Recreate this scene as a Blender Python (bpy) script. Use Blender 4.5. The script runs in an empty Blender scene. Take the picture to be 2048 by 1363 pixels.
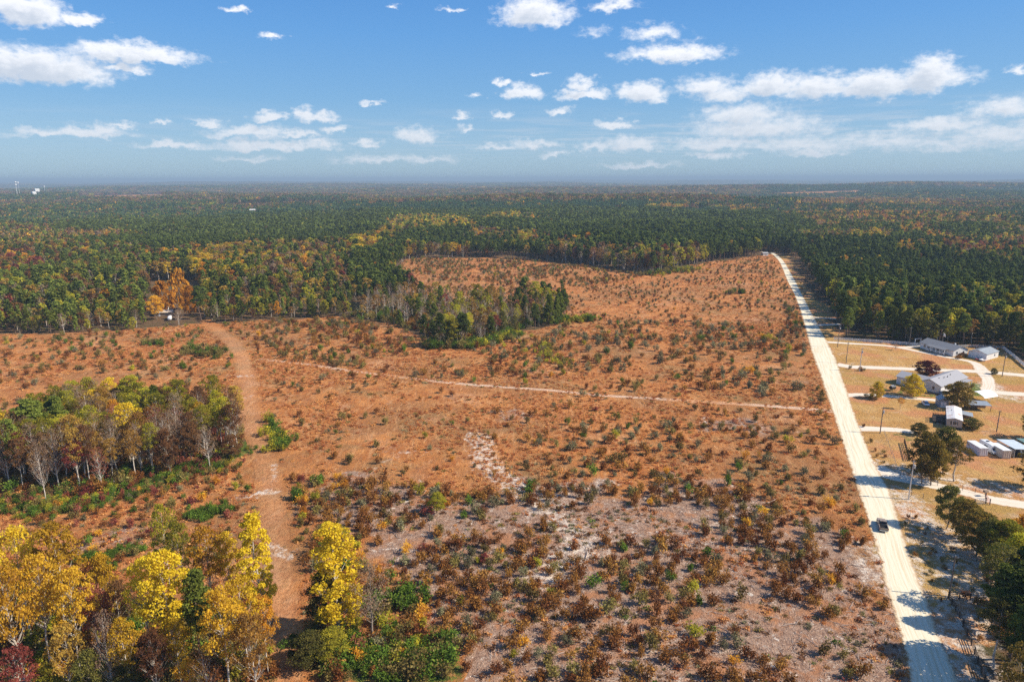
import bpy, math, random
import numpy as np
from mathutils import Matrix, Vector

random.seed(7)
RNG = np.random.default_rng(11)
sc = bpy.context.scene
COL = sc.collection

# ------------------------------------------------------------------ camera
H, F, PITCH, ROLL = 80.0, 1365.0, math.radians(13.35), math.radians(-0.2)
cam_d = bpy.data.cameras.new('camera')
cam = bpy.data.objects.new('camera', cam_d)
COL.objects.link(cam)
cam_d.sensor_width = 36.0
cam_d.lens = F / 2048 * 36.0
cam_d.clip_start, cam_d.clip_end = 1.0, 200000.0
CM = Matrix.Rotation(math.pi / 2 - PITCH, 3, 'X') @ Matrix.Rotation(ROLL, 3, 'Z')
cam.matrix_world = Matrix.Translation((0, 0, H)) @ CM.to_4x4()
sc.camera = cam
CMn = np.array(CM)

# ------------------------------------------------------------------ light, exposure
SUN_EL = math.radians(40.5)
SHX, SHY = -0.985, 0.172            # direction in which shadows fall on the ground
sun_d = bpy.data.lights.new('sun', 'SUN')
sun_d.energy = 5.0
# (warm low autumn sun)
sun_d.angle = math.radians(0.53)
sun_d.color = (1.0, 0.90, 0.75)
sun = bpy.data.objects.new('sun', sun_d)
COL.objects.link(sun)
sdir = Vector((SHX * math.cos(SUN_EL), SHY * math.cos(SUN_EL), -math.sin(SUN_EL)))
sun.rotation_euler = sdir.to_track_quat('-Z', 'Y').to_euler()
sun.location = (200, -50, 300)
sc.view_settings.view_transform = 'Standard'
sc.view_settings.look = 'None'
sc.view_settings.gamma = 1.0
sc.view_settings.exposure = 0.45
sc.render.engine = 'CYCLES'
cy = sc.cycles
cy.max_bounces = 4
cy.diffuse_bounces = 2
cy.glossy_bounces = 2
cy.transmission_bounces = 3
cy.transparent_max_bounces = 6
cy.volume_bounces = 0
cy.caustics_reflective = cy.caustics_refractive = False
cy.use_denoising = False
cy.denoising_prefilter = 'ACCURATE'


# ------------------------------------------------------------------ projection helpers (photo pixels 2048 x 1363 <-> world)
def ss(a, b, x):
    t = np.clip((x - a) / (b - a), 0, 1)
    return t * t * (3 - 2 * t)


def hz(x, y):
    """height of the land"""
    x = np.asarray(x, float); y = np.asarray(y, float)
    d = np.hypot(x, y)
    r = ss(700, 2600, d)
    z = r * (7 * np.sin(x / 690 + 1.0) * np.cos(y / 870 + .4) + 5 * np.sin((x + 1.7 * y) / 610 + 2) + 3 * np.sin((2 * x - y) / 390))
    z = z + 25 * np.exp(-((x - 260) / 720) ** 2 - ((y - 1950) / 330) ** 2)
    z = z + 44 * np.exp(-((x - 2500) / 1500) ** 2 - ((y - 4300) / 420) ** 2)
    z = z + ss(4500, 9000, d) * (14 * np.sin(x / 2300 + y / 3100) + 13 * np.sin(x / 1300 - y / 1700 + 1) + 9 * np.sin(x / 830 + y / 2100 + 2) - 8)
    z = z + ss(9000, 16000, d) * (16 * np.sin(x / 2700 - y / 2900 + 1.3) + 12 * np.sin(x / 1500 + y / 4100))
    return z


def ray(px, py):
    return CMn @ np.array([px - 1024.0, 681.5 - py, -F])


def G(px, py, z=0.0):
    """point at height z seen at a photo pixel"""
    d = ray(px, py)
    t = (z - H) / d[2]
    return np.array([d[0] * t, d[1] * t])


def GT(px, py, up=0.0):
    """point on the real (hilly) land"""
    d = ray(px, py); d = d / np.linalg.norm(d)
    t = 50.0
    while t < 60000:
        p = d * t
        if H + p[2] <= hz(p[0], p[1]) + up:
            return np.array([p[0], p[1]])
        t *= 1.003
    return np.array([d[0], d[1]]) * 30000


def PX(x, y, z):
    P = np.stack([x, y, np.asarray(z) - H], -1)
    q = P @ CMn
    zz = np.where(-q[..., 2] > 1, -q[..., 2], np.nan)
    return 1024 + F * q[..., 0] / zz, 681.5 - F * q[..., 1] / zz


def inpoly(px, py, poly):
    inside = np.zeros(np.shape(px), bool)
    n = len(poly)
    for i in range(n):
        x1, y1 = poly[i]; x2, y2 = poly[(i + 1) % n]
        if y1 == y2:
            continue
        c = ((y1 > py) != (y2 > py)) & (px < (x2 - x1) * (py - y1) / (y2 - y1) + x1)
        inside ^= c
    return inside


def vnoise(x, y, s, seed=0):
    """cheap smooth value noise 0..1"""
    x = np.asarray(x) / s; y = np.asarray(y) / s
    xi = np.floor(x).astype(np.int64); yi = np.floor(y).astype(np.int64)
    fx = x - xi; fy = y - yi
    fx = fx * fx * (3 - 2 * fx); fy = fy * fy * (3 - 2 * fy)

    def h(a, b):
        n = (a * 374761393 + b * 668265263 + seed * 974634777) & 0x7fffffff
        n = ((n ^ (n >> 13)) * 1274126177) & 0x7fffffff
        return ((n ^ (n >> 16)) & 0xffff) / 65535.0
    return (h(xi, yi) * (1 - fx) + h(xi + 1, yi) * fx) * (1 - fy) + (h(xi, yi + 1) * (1 - fx) + h(xi + 1, yi + 1) * fx) * fy


# ------------------------------------------------------------------ node helpers
class NT:
    def __init__(s, tree):
        s.t = tree; s.n = tree.nodes; s.l = tree.links

    def new(s, typ, **kw):
        nd = s.n.new(typ)
        for k, v in kw.items():
            setattr(nd, k, v)
        return nd

    def put(s, sock, v):
        if isinstance(v, bpy.types.NodeSocket):
            s.l.new(v, sock)
        else:
            sock.default_value = v

    def math(s, op, a, b=None, c=None, clamp=False):
        nd = s.new('ShaderNodeMath', operation=op, use_clamp=clamp)
        for i, v in enumerate((a, b, c)):
            if v is not None:
                s.put(nd.inputs[i], v)
        return nd.outputs[0]

    def vmath(s, op, a, b=None, c=None):
        nd = s.new('ShaderNodeVectorMath', operation=op)
        for i, v in enumerate((a, b, c)):
            if v is not None:
                s.put(nd.inputs[i], v)
        return nd.outputs[1] if op in ('LENGTH', 'DOT_PRODUCT', 'DISTANCE') else nd.outputs[0]

    def noise(s, vec, scale, detail=3.0, rough=0.55, dist=0.0):
        nd = s.new('ShaderNodeTexNoise')
        nd.inputs['Scale'].default_value = scale
        nd.inputs['Detail'].default_value = detail
        nd.inputs['Roughness'].default_value = rough
        nd.inputs['Distortion'].default_value = dist
        if vec is not None:
            s.l.new(vec, nd.inputs['Vector'])
        return nd.outputs['Fac']

    def ramp(s, v, a, b, lo=0.0, hi=1.0, smooth=True):
        nd = s.new('ShaderNodeMapRange')
        nd.interpolation_type = 'SMOOTHSTEP' if smooth else 'LINEAR'
        s.put(nd.inputs[0], v)
        for i, x in enumerate((a, b, lo, hi)):
            s.put(nd.inputs[i + 1], x)
        return nd.outputs[0]

    def mix(s, f, a, b):
        nd = s.new('ShaderNodeMix', data_type='RGBA')
        s.put(nd.inputs[0], f)
        for sock, v in ((nd.inputs[6], a), (nd.inputs[7], b)):
            if isinstance(v, tuple):
                v = (*v[:3], 1)
            s.put(sock, v)
        return nd.outputs[2]

    def attr(s, name, out='Fac'):
        nd = s.new('ShaderNodeAttribute'); nd.attribute_name = name
        return nd.outputs[out]

    def bump(s, h, strength=0.5, dist=0.1):
        nd = s.new('ShaderNodeBump')
        nd.inputs['Strength'].default_value = strength
        nd.inputs['Distance'].default_value = dist
        s.l.new(h, nd.inputs['Height'])
        return nd.outputs[0]


def new_mat(name):
    m = bpy.data.materials.new(name)
    m.use_nodes = True
    m.node_tree.nodes.clear()
    t = NT(m.node_tree)
    out = t.new('ShaderNodeOutputMaterial')
    return m, t, out


def obj_coord(t):
    return t.new('ShaderNodeTexCoord').outputs['Object']


def geo_pos(t):
    return t.new('ShaderNodeNewGeometry').outputs['Position']


# ------------------------------------------------------------------ sky with clouds
world = bpy.data.worlds.new('World')
sc.world = world
world.use_nodes = True
wt = NT(world.node_tree)
wt.n.clear()
w_out = wt.new('ShaderNodeOutputWorld')
w_bg = wt.new('ShaderNodeBackground')
w_sky = wt.new('ShaderNodeTexSky')
w_sky.sky_type = 'NISHITA'
w_sky.sun_disc = False
w_sky.sun_elevation = SUN_EL
w_sky.sun_rotation = math.atan2(-SHX, -SHY)
w_sky.altitude = 100
w_sky.air_density = 1.0
w_sky.dust_density = 0.6
w_sky.ozone_density = 3.0
SKY_STRENGTH = 0.11
w_bg.inputs[1].default_value = SKY_STRENGTH
# clouds: (x, y, half width, half height, weight) in photo pixels, turned into compass directions
CLOUDS = [
    (50, 14, 62, 26, 1), (158, 34, 32, 13, .9), (70, 128, 118, 32, 1.1), (20, 118, 60, 30, 1), (265, 104, 108, 20, 1), (248, 135, 36, 11, .8), (195, 153, 26, 8, .55),
    (95, 266, 60, 8, .6), (175, 262, 70, 11, .75), (240, 250, 30, 6, .6), (540, 233, 36, 11, .8), (610, 228, 24, 15, .8), (645, 232, 34, 9, .7), (667, 255, 26, 8, .7), (325, 243, 16, 6, .6), (418, 243, 34, 8, .7),
    (500, 262, 82, 14, .75), (590, 266, 60, 8, .6), (345, 289, 66, 8, .75), (545, 288, 125, 12, .8), (640, 282, 40, 10, .7), (735, 285, 32, 9, .7), (833, 268, 46, 16, .7),
    (925, 233, 20, 8, .6), (1004, 228, 22, 8, .7), (745, 205, 24, 5, .5), (543, 72, 22, 6, .55), (472, 20, 22, 7, .6), (903, 19, 22, 5, .45), (790, 8, 10, 6, .5),
    (1070, 22, 74, 30, .95), (1230, 8, 44, 13, .7), (1310, 62, 52, 17, .5), (1345, 103, 104, 19, .85), (1044, 182, 42, 17, .85), (1003, 163, 20, 8, .7), (1160, 165, 32, 16, .75), (1170, 187, 56, 12, .85),
    (1286, 180, 56, 23, .9), (1410, 168, 56, 22, .7), (1450, 182, 60, 22, .7), (1545, 166, 62, 28, .95), (1640, 170, 64, 27, .95), (1760, 165, 90, 26, 1), (1862, 145, 46, 34, 1), (1900, 155, 50, 14, .5),
    (2018, 212, 66, 20, .7), (1482, 225, 84, 22, .75), (1520, 250, 130, 26, .75), (1440, 285, 110, 14, .65), (1600, 285, 130, 18, .55), (1880, 247, 72, 15, .75), (2000, 265, 80, 20, .6), (1780, 275, 120, 16, .45), (1900, 285, 130, 14, .45),
    (1120, 220, 26, 8, .65), (1230, 248, 44, 11, .8), (1265, 285, 70, 16, .65), (1185, 292, 40, 10, .5), (1000, 290, 60, 8, .55), (1070, 285, 50, 10, .55), (1110, 308, 34, 7, .55), (1630, 302, 60, 8, .6), (1430, 308, 60, 8, .55), (1280, 328, 90, 7, .5), (760, 318, 90, 10, .5), (860, 316, 70, 9, .45), (500, 318, 60, 8, .45), (930, 256, 16, 6, .5), (950, 190, 14, 6, .5), (1072, 148, 22, 4, .5), (2040, 132, 20, 7, .55), (1190, 62, 26, 10, .3),
]
tc = wt.new('ShaderNodeTexCoord').outputs['Generated']
sep = wt.new('ShaderNodeSeparateXYZ'); wt.l.new(tc, sep.inputs[0])
az = wt.math('ARCTAN2', sep.outputs[0], sep.outputs[1])
el = wt.math('ARCSINE', sep.outputs[2])
cuv = wt.new('ShaderNodeCombineXYZ'); wt.l.new(az, cuv.inputs[0]); wt.l.new(el, cuv.inputs[1])
cuv = cuv.outputs[0]

cg = bpy.data.node_groups.new('cloud_cover', 'ShaderNodeTree')
cg.interface.new_socket('uv', in_out='INPUT', socket_type='NodeSocketVector')
cg.interface.new_socket('density', in_out='OUTPUT', socket_type='NodeSocketFloat')
ct = NT(cg)
gi = ct.new('NodeGroupInput').outputs[0]; go = ct.new('NodeGroupOutput')
wn = ct.new('ShaderNodeTexNoise'); wn.inputs['Scale'].default_value = 42; wn.inputs['Detail'].default_value = 4; wn.inputs['Roughness'].default_value = .62
wsc = ct.vmath('MULTIPLY', gi, (1.0, 1.6, 1.0))
ct.l.new(wsc, wn.inputs['Vector'])
warp = ct.vmath('MULTIPLY', ct.vmath('SUBTRACT', wn.outputs['Color'], (.5, .5, .5)), (.050, .028, 0))
uvw = ct.vmath('ADD', gi, warp)
field = None
for (cx, cyy, a, b, wgt) in CLOUDS:
    d = ray(cx, cyy); d = d / np.linalg.norm(d)
    cu, cv = math.atan2(d[0], d[1]), math.asin(d[2])
    au, bv = a / F * 1.12, b / F * 1.25
    q = ct.vmath('MULTIPLY_ADD', uvw, (1 / au, 1 / bv, 0), (-cu / au, -(cv - bv * .25) / bv, 0))
    q = ct.vmath('MAXIMUM', q, ct.vmath('MULTIPLY', q, (-1, -1.7, 0)))
    ln = ct.vmath('LENGTH', q)
    v = ct.math('MULTIPLY_ADD', ln, -wgt, wgt)
    field = v if field is None else ct.math('SMOOTH_MAX', field, v, .12)
fine = ct.noise(wsc, 75, 6, .66)
fld = ct.math('ADD', field, ct.math('MULTIPLY', ct.math('SUBTRACT', fine, .5), .85))
ct.l.new(fld, go.inputs[0])


def cover(vec):
    g = wt.new('ShaderNodeGroup'); g.node_tree = cg
    wt.l.new(vec, g.inputs[0])
    return g.outputs[0]


c0 = cover(cuv)
c1 = cover(wt.vmath('ADD', cuv, (.009, .011, 0)))
# a far layer of thin broken cloud, laid out on a level sheet at cloud height
zc = wt.math('MAXIMUM', sep.outputs[2], .012)
pl = wt.new('ShaderNodeCombineXYZ')
wt.l.new(wt.math('DIVIDE', sep.outputs[0], zc), pl.inputs[0]); wt.l.new(wt.math('DIVIDE', sep.outputs[1], zc), pl.inputs[1])
lay = wt.noise(pl.outputs[0], .62, 6, .62)
bandw = wt.math('MULTIPLY', wt.ramp(sep.outputs[2], .012, .05), wt.ramp(sep.outputs[2], .11, .055))
right = wt.ramp(az, -.4, .35, .25, 1.0)
lay = wt.math('MULTIPLY', wt.math('MULTIPLY', wt.ramp(lay, .44, .66), bandw), wt.math('MULTIPLY', right, .5))
alpha = wt.math('MULTIPLY', wt.ramp(c0, -.08, .58), .95)
thick = wt.ramp(wt.math('ADD', c1, wt.math('MULTIPLY', c0, .25)), .15, 1.1)
lit, shd = (7.0, 7.1, 7.4), (4.3, 4.75, 5.5)
ccol = wt.mix(thick, lit, shd)
hazec = (3.9, 4.5, 5.2)
lowf = wt.ramp(sep.outputs[2], .02, .17)
ccol = wt.mix(wt.math('SUBTRACT', .62, wt.math('MULTIPLY', lowf, .62)), ccol, hazec)
hs = wt.new('ShaderNodeHueSaturation'); hs.inputs['Saturation'].default_value = 1.12; hs.inputs['Value'].default_value = 1.0
wt.l.new(w_sky.outputs[0], hs.inputs['Color'])
elr = wt.new('ShaderNodeValToRGB'); wt.l.new(wt.math('MULTIPLY', sep.outputs[2], 2.4), elr.inputs[0])
cr = elr.color_ramp; cr.elements[0].position = 0.0; cr.elements[0].color = (.29, .45, .57, 1); cr.elements[1].position = 1.0; cr.elements[1].color = (.045, .17, .50, 1)
for p_, c_ in ((.10, (.255, .435, .62, 1)), (.25, (.155, .355, .62, 1)), (.45, (.10, .30, .64, 1)), (.62, (.07, .245, .60, 1))):
    e_ = cr.elements.new(p_); e_.color = c_
air = wt.vmath('MULTIPLY', elr.outputs[0], (1 / SKY_STRENGTH * .88,) * 3)
base_sky = wt.mix(wt.ramp(sep.outputs[2], .38, .8, .82, .25), hs.outputs[0], air)
skyc = wt.mix(lay, base_sky, (4.3, 4.75, 5.4))
skyc = wt.mix(alpha, skyc, ccol)
wt.l.new(skyc, w_bg.inputs[0])
wt.l.new(w_bg.outputs[0], w_out.inputs[0])
world.cycles.sampling_method = 'MANUAL'
world.cycles.sample_map_resolution = 256


# ------------------------------------------------------------------ materials
def principled(t, out, col, rough=.8, normal=None, metal=0.0, spec=.3):
    b = t.new('ShaderNodeBsdfPrincipled')
    if isinstance(col, tuple):
        col = (*col[:3], 1)
    t.put(b.inputs['Base Color'], col)
    t.put(b.inputs['Roughness'], rough)
    b.inputs['Metallic'].default_value = metal
    b.inputs['Specular IOR Level'].default_value = spec
    if normal is not None:
        t.l.new(normal, b.inputs['Normal'])
    if out is not None:
        t.l.new(b.outputs[0], out.inputs[0])
    return b.outputs[0]


def simple(name, col, rough=.6, var=.15, scale=2.0, metal=0.0, spec=.4, dirt=None):
    m, t, out = new_mat(name)
    c = obj_coord(t)
    n = t.noise(c, scale, 4, .6)
    dk = tuple(x * (1 - var) for x in col); lt = tuple(min(1, x * (1 + var)) for x in col)
    k = t.mix(t.ramp(n, .3, .7), dk, lt)
    if dirt:
        k = t.mix(t.math('MULTIPLY', t.ramp(t.noise(c, scale * .5, 5, .7), .52, .72), .7), k, dirt)
    principled(t, out, k, rough, None, metal, spec)
    return m


def leaf_mat(name, a, b, c, transl=.42):
    m, t, out = new_mat(name)
    v = t.attr('v')
    rnd = t.new('ShaderNodeObjectInfo').outputs['Random']
    cl = t.noise(obj_coord(t), .55, 2, .5)
    f = t.math('ADD', t.math('MULTIPLY', v, .75), t.math('MULTIPLY', t.math('SUBTRACT', rnd, .5), .45))
    f = t.math('ADD', f, t.math('MULTIPLY', t.math('SUBTRACT', cl, .5), 1.1))
    k = t.mix(t.ramp(f, -.05, .45), a, b)
    k = t.mix(t.ramp(f, .45, 1.0), k, c)
    hv = t.new('ShaderNodeHueSaturation')
    t.l.new(k, hv.inputs['Color'])
    t.put(hv.inputs['Hue'], t.math('ADD', .5, t.math('MULTIPLY', t.math('SUBTRACT', rnd, .5), .025)))
    t.put(hv.inputs['Value'], t.math('ADD', .8, t.math('MULTIPLY', rnd, .4)))
    d = t.new('ShaderNodeBsdfDiffuse'); t.l.new(hv.outputs[0], d.inputs[0])
    tr = t.new('ShaderNodeBsdfTranslucent'); t.l.new(hv.outputs[0], tr.inputs[0])
    mx = t.new('ShaderNodeMixShader'); mx.inputs[0].default_value = transl
    t.l.new(d.outputs[0], mx.inputs[1]); t.l.new(tr.outputs[0], mx.inputs[2])
    t.l.new(mx.outputs[0], out.inputs[0])
    return m


LM = {
    'pine': leaf_mat('pine_needles', (.060, .092, .020), (.125, .155, .032), (.22, .23, .055), .28),
    'pinefar': leaf_mat('pine_needles_plantation', (.046, .096, .046), (.088, .145, .056), (.18, .20, .06), .3),
    'pinelight': leaf_mat('young_pine_needles', (.11, .14, .025), (.19, .22, .04), (.30, .31, .06), .3),
    'yellow': leaf_mat('yellow_leaves', (.45, .30, .03), (.70, .46, .035), (.85, .62, .05)),
    'yelgreen': leaf_mat('yellow_green_leaves', (.24, .24, .03), (.44, .39, .04), (.66, .52, .05)),
    'lime': leaf_mat('lime_yellow_leaves', (.42, .31, .02), (.68, .46, .03), (.80, .57, .045)),
    'amber': leaf_mat('amber_yellow_leaves', (.52, .30, .03), (.74, .46, .04), (.86, .60, .07)),
    'lemon': leaf_mat('lemon_leaves', (.62, .47, .04), (.84, .66, .06), (.90, .74, .12), .5),
    'orange': leaf_mat('orange_leaves', (.50, .24, .035), (.74, .37, .04), (.85, .50, .06)),
    'gold': leaf_mat('tan_gold_leaves', (.30, .17, .045), (.48, .28, .06), (.55, .38, .08)),
    'red': leaf_mat('red_leaves', (.20, .055, .04), (.36, .10, .07), (.48, .20, .13)),
    'rust': leaf_mat('rust_brown_leaves', (.13, .065, .032), (.24, .12, .05), (.34, .19, .08)),
    'olive': leaf_mat('olive_green_leaves', (.085, .09, .025), (.17, .155, .04), (.30, .24, .06)),
    'oak': leaf_mat('oak_leaves_turning', (.14, .115, .026), (.28, .20, .042), (.52, .31, .06)),
    'bare': leaf_mat('thin_tan_leaves', (.22, .14, .09), (.34, .22, .14), (.42, .30, .20)),
    'burgundy': leaf_mat('burgundy_leaves', (.06, .016, .022), (.13, .030, .035), (.22, .06, .06)),
    'shrubrust': leaf_mat('scrub_oak_leaves', (.16, .065, .022), (.31, .135, .036), (.48, .24, .06), .3),
    'shrubolive': leaf_mat('olive_scrub_leaves', (.14, .105, .034), (.25, .19, .055), (.36, .29, .10), .3),
    'shrubgrey': leaf_mat('grey_green_scrub_leaves', (.15, .14, .07), (.25, .225, .12), (.38, .33, .18), .3),
    'shrubgreen': leaf_mat('bright_green_scrub_leaves', (.06, .11, .015), (.12, .19, .025), (.22, .28, .04), .25),
    'grass': leaf_mat('dry_broomsedge', (.44, .165, .05), (.62, .26, .09), (.80, .46, .20), .3),
}
m, t, out = new_mat('bark_grey'); c = obj_coord(t)
principled(t, out, t.mix(t.ramp(t.noise(t.vmath('MULTIPLY', c, (1, 1, .3)), 3, 4, .7), .3, .7), (.14, .105, .08), (.34, .28, .22)), .9)
BARK = m
m, t, out = new_mat('bark_pale'); c = obj_coord(t)
principled(t, out, t.mix(t.ramp(t.noise(t.vmath('MULTIPLY', c, (1, 1, .4)), 2.2, 4, .7), .32, .6), (.30, .25, .20), (.66, .59, .50)), .85)
BARKP = m
m, t, out = new_mat('bark_pine'); c = obj_coord(t)
principled(t, out, t.mix(t.ramp(t.noise(t.vmath('MULTIPLY', c, (1, 1, .4)), 3, 4, .7), .3, .7), (.09, .06, .045), (.24, .16, .12)), .9)
BARKN = m


# ------------------------------------------------------------------ mesh from arrays
def mk_mesh(name, V, quads=None, tris=None, mats=(), attr=None, qmat=None, tmat=None, smooth=False):
    V = np.asarray(V, np.float32)
    me = bpy.data.meshes.new(name)
    nq = 0 if quads is None else len(quads); nt = 0 if tris is None else len(tris)
    me.vertices.add(len(V)); me.vertices.foreach_set('co', V.ravel())
    loops = []
    if nq: loops.append(np.asarray(quads, np.int32).ravel())
    if nt: loops.append(np.asarray(tris, np.int32).ravel())
    if loops:
        loops = np.concatenate(loops)
        me.loops.add(len(loops)); me.loops.foreach_set('vertex_index', loops)
        me.polygons.add(nq + nt)
        st = np.concatenate([np.arange(nq) * 4, nq * 4 + np.arange(nt) * 3]).astype(np.int32)
        me.polygons.foreach_set('loop_start', st)
        if qmat is not None or tmat is not None:
            mi = np.concatenate([np.zeros(nq, np.int32) if qmat is None else np.asarray(qmat, np.int32), np.zeros(nt, np.int32) if tmat is None else np.asarray(tmat, np.int32)])
            me.polygons.foreach_set('material_index', mi)
    for mm in mats:
        me.materials.append(mm)
    for k, (dom, typ, arr) in (attr or {}).items():
        a = me.attributes.new(k, typ, dom)
        a.data.foreach_set('vector' if typ == 'FLOAT_VECTOR' else 'value', np.asarray(arr).ravel())
    me.update(calc_edges=True)
    if smooth and (nq + nt):
        me.polygons.foreach_set('use_smooth', np.ones(nq + nt, bool))
    return me


def tube(P, R, n=5):
    """tapered tube along points: V, quads"""
    P = np.asarray(P, float); R = np.asarray(R, float)
    T = np.gradient(P, axis=0); T /= np.linalg.norm(T, axis=1)[:, None] + 1e-9
    up = np.where(np.abs(T[:, 2:3]) > .9, np.array([[1., 0, 0]]), np.array([[0, 0, 1.]]))
    A = np.cross(T, up); A /= np.linalg.norm(A, axis=1)[:, None]
    B = np.cross(T, A)
    an = np.linspace(0, 2 * math.pi, n, endpoint=False)
    ring = A[:, None, :] * np.cos(an)[None, :, None] + B[:, None, :] * np.sin(an)[None, :, None]
    V = (P[:, None, :] + ring * R[:, None, None]).reshape(-1, 3)
    m_ = len(P); q = []
    for i in range(m_ - 1):
        for j in range(n):
            q.append((i * n + j, i * n + (j + 1) % n, (i + 1) * n + (j + 1) % n, (i + 1) * n + j))
    return V, q


class Acc:
    def __init__(s): s.V = []; s.Q = []; s.n = 0; s.M = []

    def add(s, V, Q, mi=0):
        s.V.append(np.asarray(V, float)); s.Q.append(np.asarray(Q, int) + s.n); s.n += len(V); s.M += [mi] * len(Q)

    def get(s): return np.concatenate(s.V), np.concatenate(s.Q)


def leaves(rng, C, size, elong=1.0, upbias=.3, out=None):
    """one small quad per centre"""
    n = len(C)
    N = rng.normal(size=(n, 3)); N /= np.linalg.norm(N, axis=1)[:, None]
    N[:, 2] += upbias
    if out is not None:
        N += out * .5
    N /= np.linalg.norm(N, axis=1)[:, None]
    T = np.cross(N, rng.normal(size=(n, 3))); T /= np.linalg.norm(T, axis=1)[:, None] + 1e-9
    B = np.cross(N, T)
    s = size * rng.uniform(.6, 1.35, (n, 1)) * .5
    a = T * s * elong; b = B * s / elong
    V = np.stack([C - a * .9 - b * .55, C + a * .15 - b, C + a, C - a * .1 + b * 1.05], 1).reshape(-1, 3)
    Q = np.arange(n * 4).reshape(n, 4)
    v = np.repeat(rng.uniform(0, 1, n), 1)
    return V, Q, v


def crown_profile(kind, u):
    if kind == 'poplar':
        return np.sin(np.pi * np.clip(u * .80 + .14, 0, 1)) ** .6 * (1 - .12 * u)
    if kind == 'pine':
        return np.clip((1 - u) ** .75 * (0.35 + 1.4 * np.minimum(u * 2.2, .46)), 0, 1) + .1
    if kind == 'pinecone':
        return np.clip((1 - u) ** .9, 0, 1) * np.minimum(1, .55 + u * 3) + .05
    if kind == 'oak':
        return np.sin(np.pi * np.clip(u * .8 + .2, 0, 1)) ** .5
    return np.sin(np.pi * np.clip(u * .82 + .16, 0, 1)) ** .6


def build_tree(seed, kind, h, r, base, nclump, nleaf, lsize, limb=True, clump=.32, squash=.6, elong=1.15, lean=0.0):
    """returns (trunk V,Q), (crown V,Q,v); base = height of the lowest foliage"""
    rng = np.random.default_rng(seed)
    tr = Acc()
    k = 7
    zz = np.linspace(0, h * .93, k)
    wob = np.cumsum(rng.normal(0, .012 * h, (k, 2)), 0); wob[0] = 0
    wob[:, 0] += lean * zz
    P = np.column_stack([wob, zz])
    r0 = .011 * h + .06
    R = r0 * (1 - .9 * (zz / (h * .93)) ** 1.1)
    V, Q = tube(P, R, 6); tr.add(V, Q)
    fork = kind in ('round', 'oak', 'bare', 'poplar')
    C = []
    gold = rng.uniform(0, 6.28)
    for i in range(nclump):
        u = (i + rng.uniform(0, 1)) / nclump
        if kind in ('pine', 'pinecone'):
            u = u ** .85
        rad = r * crown_profile(kind, u) * rng.uniform(.55, 1.0) ** .5
        if i % 3 == 0:
            rad *= rng.uniform(.2, .7)
        a = gold + i * 2.399 + rng.normal(0, .35)
        z = base + u * (h - base) * .97
        cx = np.interp(z, zz, P[:, 0]); cy_ = np.interp(z, zz, P[:, 1])
        c = np.array([cx + rad * math.cos(a), cy_ + rad * math.sin(a), z])
        C.append(c)
        if limb:
            drop = rad * (.9 if fork else .15) + .3
            z0 = max(h * .12, z - drop)
            s = np.array([np.interp(z0, zz, P[:, 0]), np.interp(z0, zz, P[:, 1]), z0])
            mid = (s + c) / 2 + rng.normal(0, .05 * r, 3) + np.array([0, 0, -.12 * rad if fork else .1])
            rr = max(.03, np.interp(z0, zz, R) * .42)
            V, Q = tube([s, mid, c], [rr, rr * .6, .02], 3); tr.add(V, Q)
    C = np.array(C)
    w = rng.uniform(.5, 1.5, nclump); w /= w.sum()
    ci = rng.choice(nclump, nleaf, p=w)
    D = rng.normal(size=(nleaf, 3)); D /= np.linalg.norm(D, axis=1)[:, None]
    rr = rng.uniform(.25, 1, (nleaf, 1)) ** .5
    csz = (clump * r * rng.uniform(.65, 1.3, nclump))[ci][:, None]
    off = D * rr * csz; off[:, 2] *= squash
    # keep leaves to an umbrella shape: fewer under each clump
    off[:, 2] = np.where(off[:, 2] < -csz[:, 0] * squash * .35, -off[:, 2] * .6, off[:, 2])
    X = C[ci] + off
    V, Q, v = leaves(rng, X, lsize, elong, .35, D)
    # per-clump tone
    v = np.clip(v * .6 + rng.uniform(0, .5, nclump)[ci] - .05, 0, 1)
    return tr.get(), (V, Q, v)


TREE_SPECS = {  # kind: (profile, h, r, base fraction, clumps, leaves hero, leaf size hero)
    'poplar': ('poplar', 22, 4.0, .42, 52, 6800, .32),
    'round': ('round', 16, 5.0, .28, 60, 8000, .36),
    'dome': ('oak', 9, 4.6, .10, 70, 8000, .34),
    'oak': ('round', 12, 4.6, .22, 60, 8500, .34),
    'pine': ('pine', 19, 3.4, .42, 50, 6500, .38),
    'youngpine': ('pinecone', 12, 3.2, .10, 50, 4200, .44),
    'bare': ('round', 16, 4.0, .38, 80, 1300, .28),
    'thin': ('round', 17, 4.0, .50, 54, 3600, .32),
    'column': ('poplar', 20, 3.2, .16, 74, 9000, .32),
}
PROTO = {}


def proto(kind, lod, var):
    key = (kind, lod, var)
    if key in PROTO:
        return PROTO[key]
    prof, h, r, bf, nc, nl, ls = TREE_SPECS[kind]
    sd = abs(hash((kind == 'x', var))) % 1000 + var * 31 + list(TREE_SPECS).index(kind) * 101
    if lod == 1:
        nl = int(nl * .12); ls = ls * 2.5; nc = max(18, nc // 2)
    if lod == 2:
        nl = max(34, int(nl * .010)); ls = ls * 5.6; nc = 12
    (tv, tq), (cv, cq, v) = build_tree(sd, prof, h, r, h * bf, nc, nl, ls, limb=(lod < 2), squash=.55 if 'pine' in kind else .7, elong=1.2 if 'pine' in kind else 1.1, clump=(.33 if kind in ('column', 'poplar', 'pine') else .30) if lod < 2 else .45)
    PROTO[key] = (tv, tq, cv, cq, v)
    return PROTO[key]


def tag(o, label=None, cat=None, group=None, kind=None):
    if label: o['label'] = label
    if cat: o['category'] = cat
    if group: o['group'] = group
    if kind: o['kind'] = kind
    return o


MESHC = {}


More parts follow.
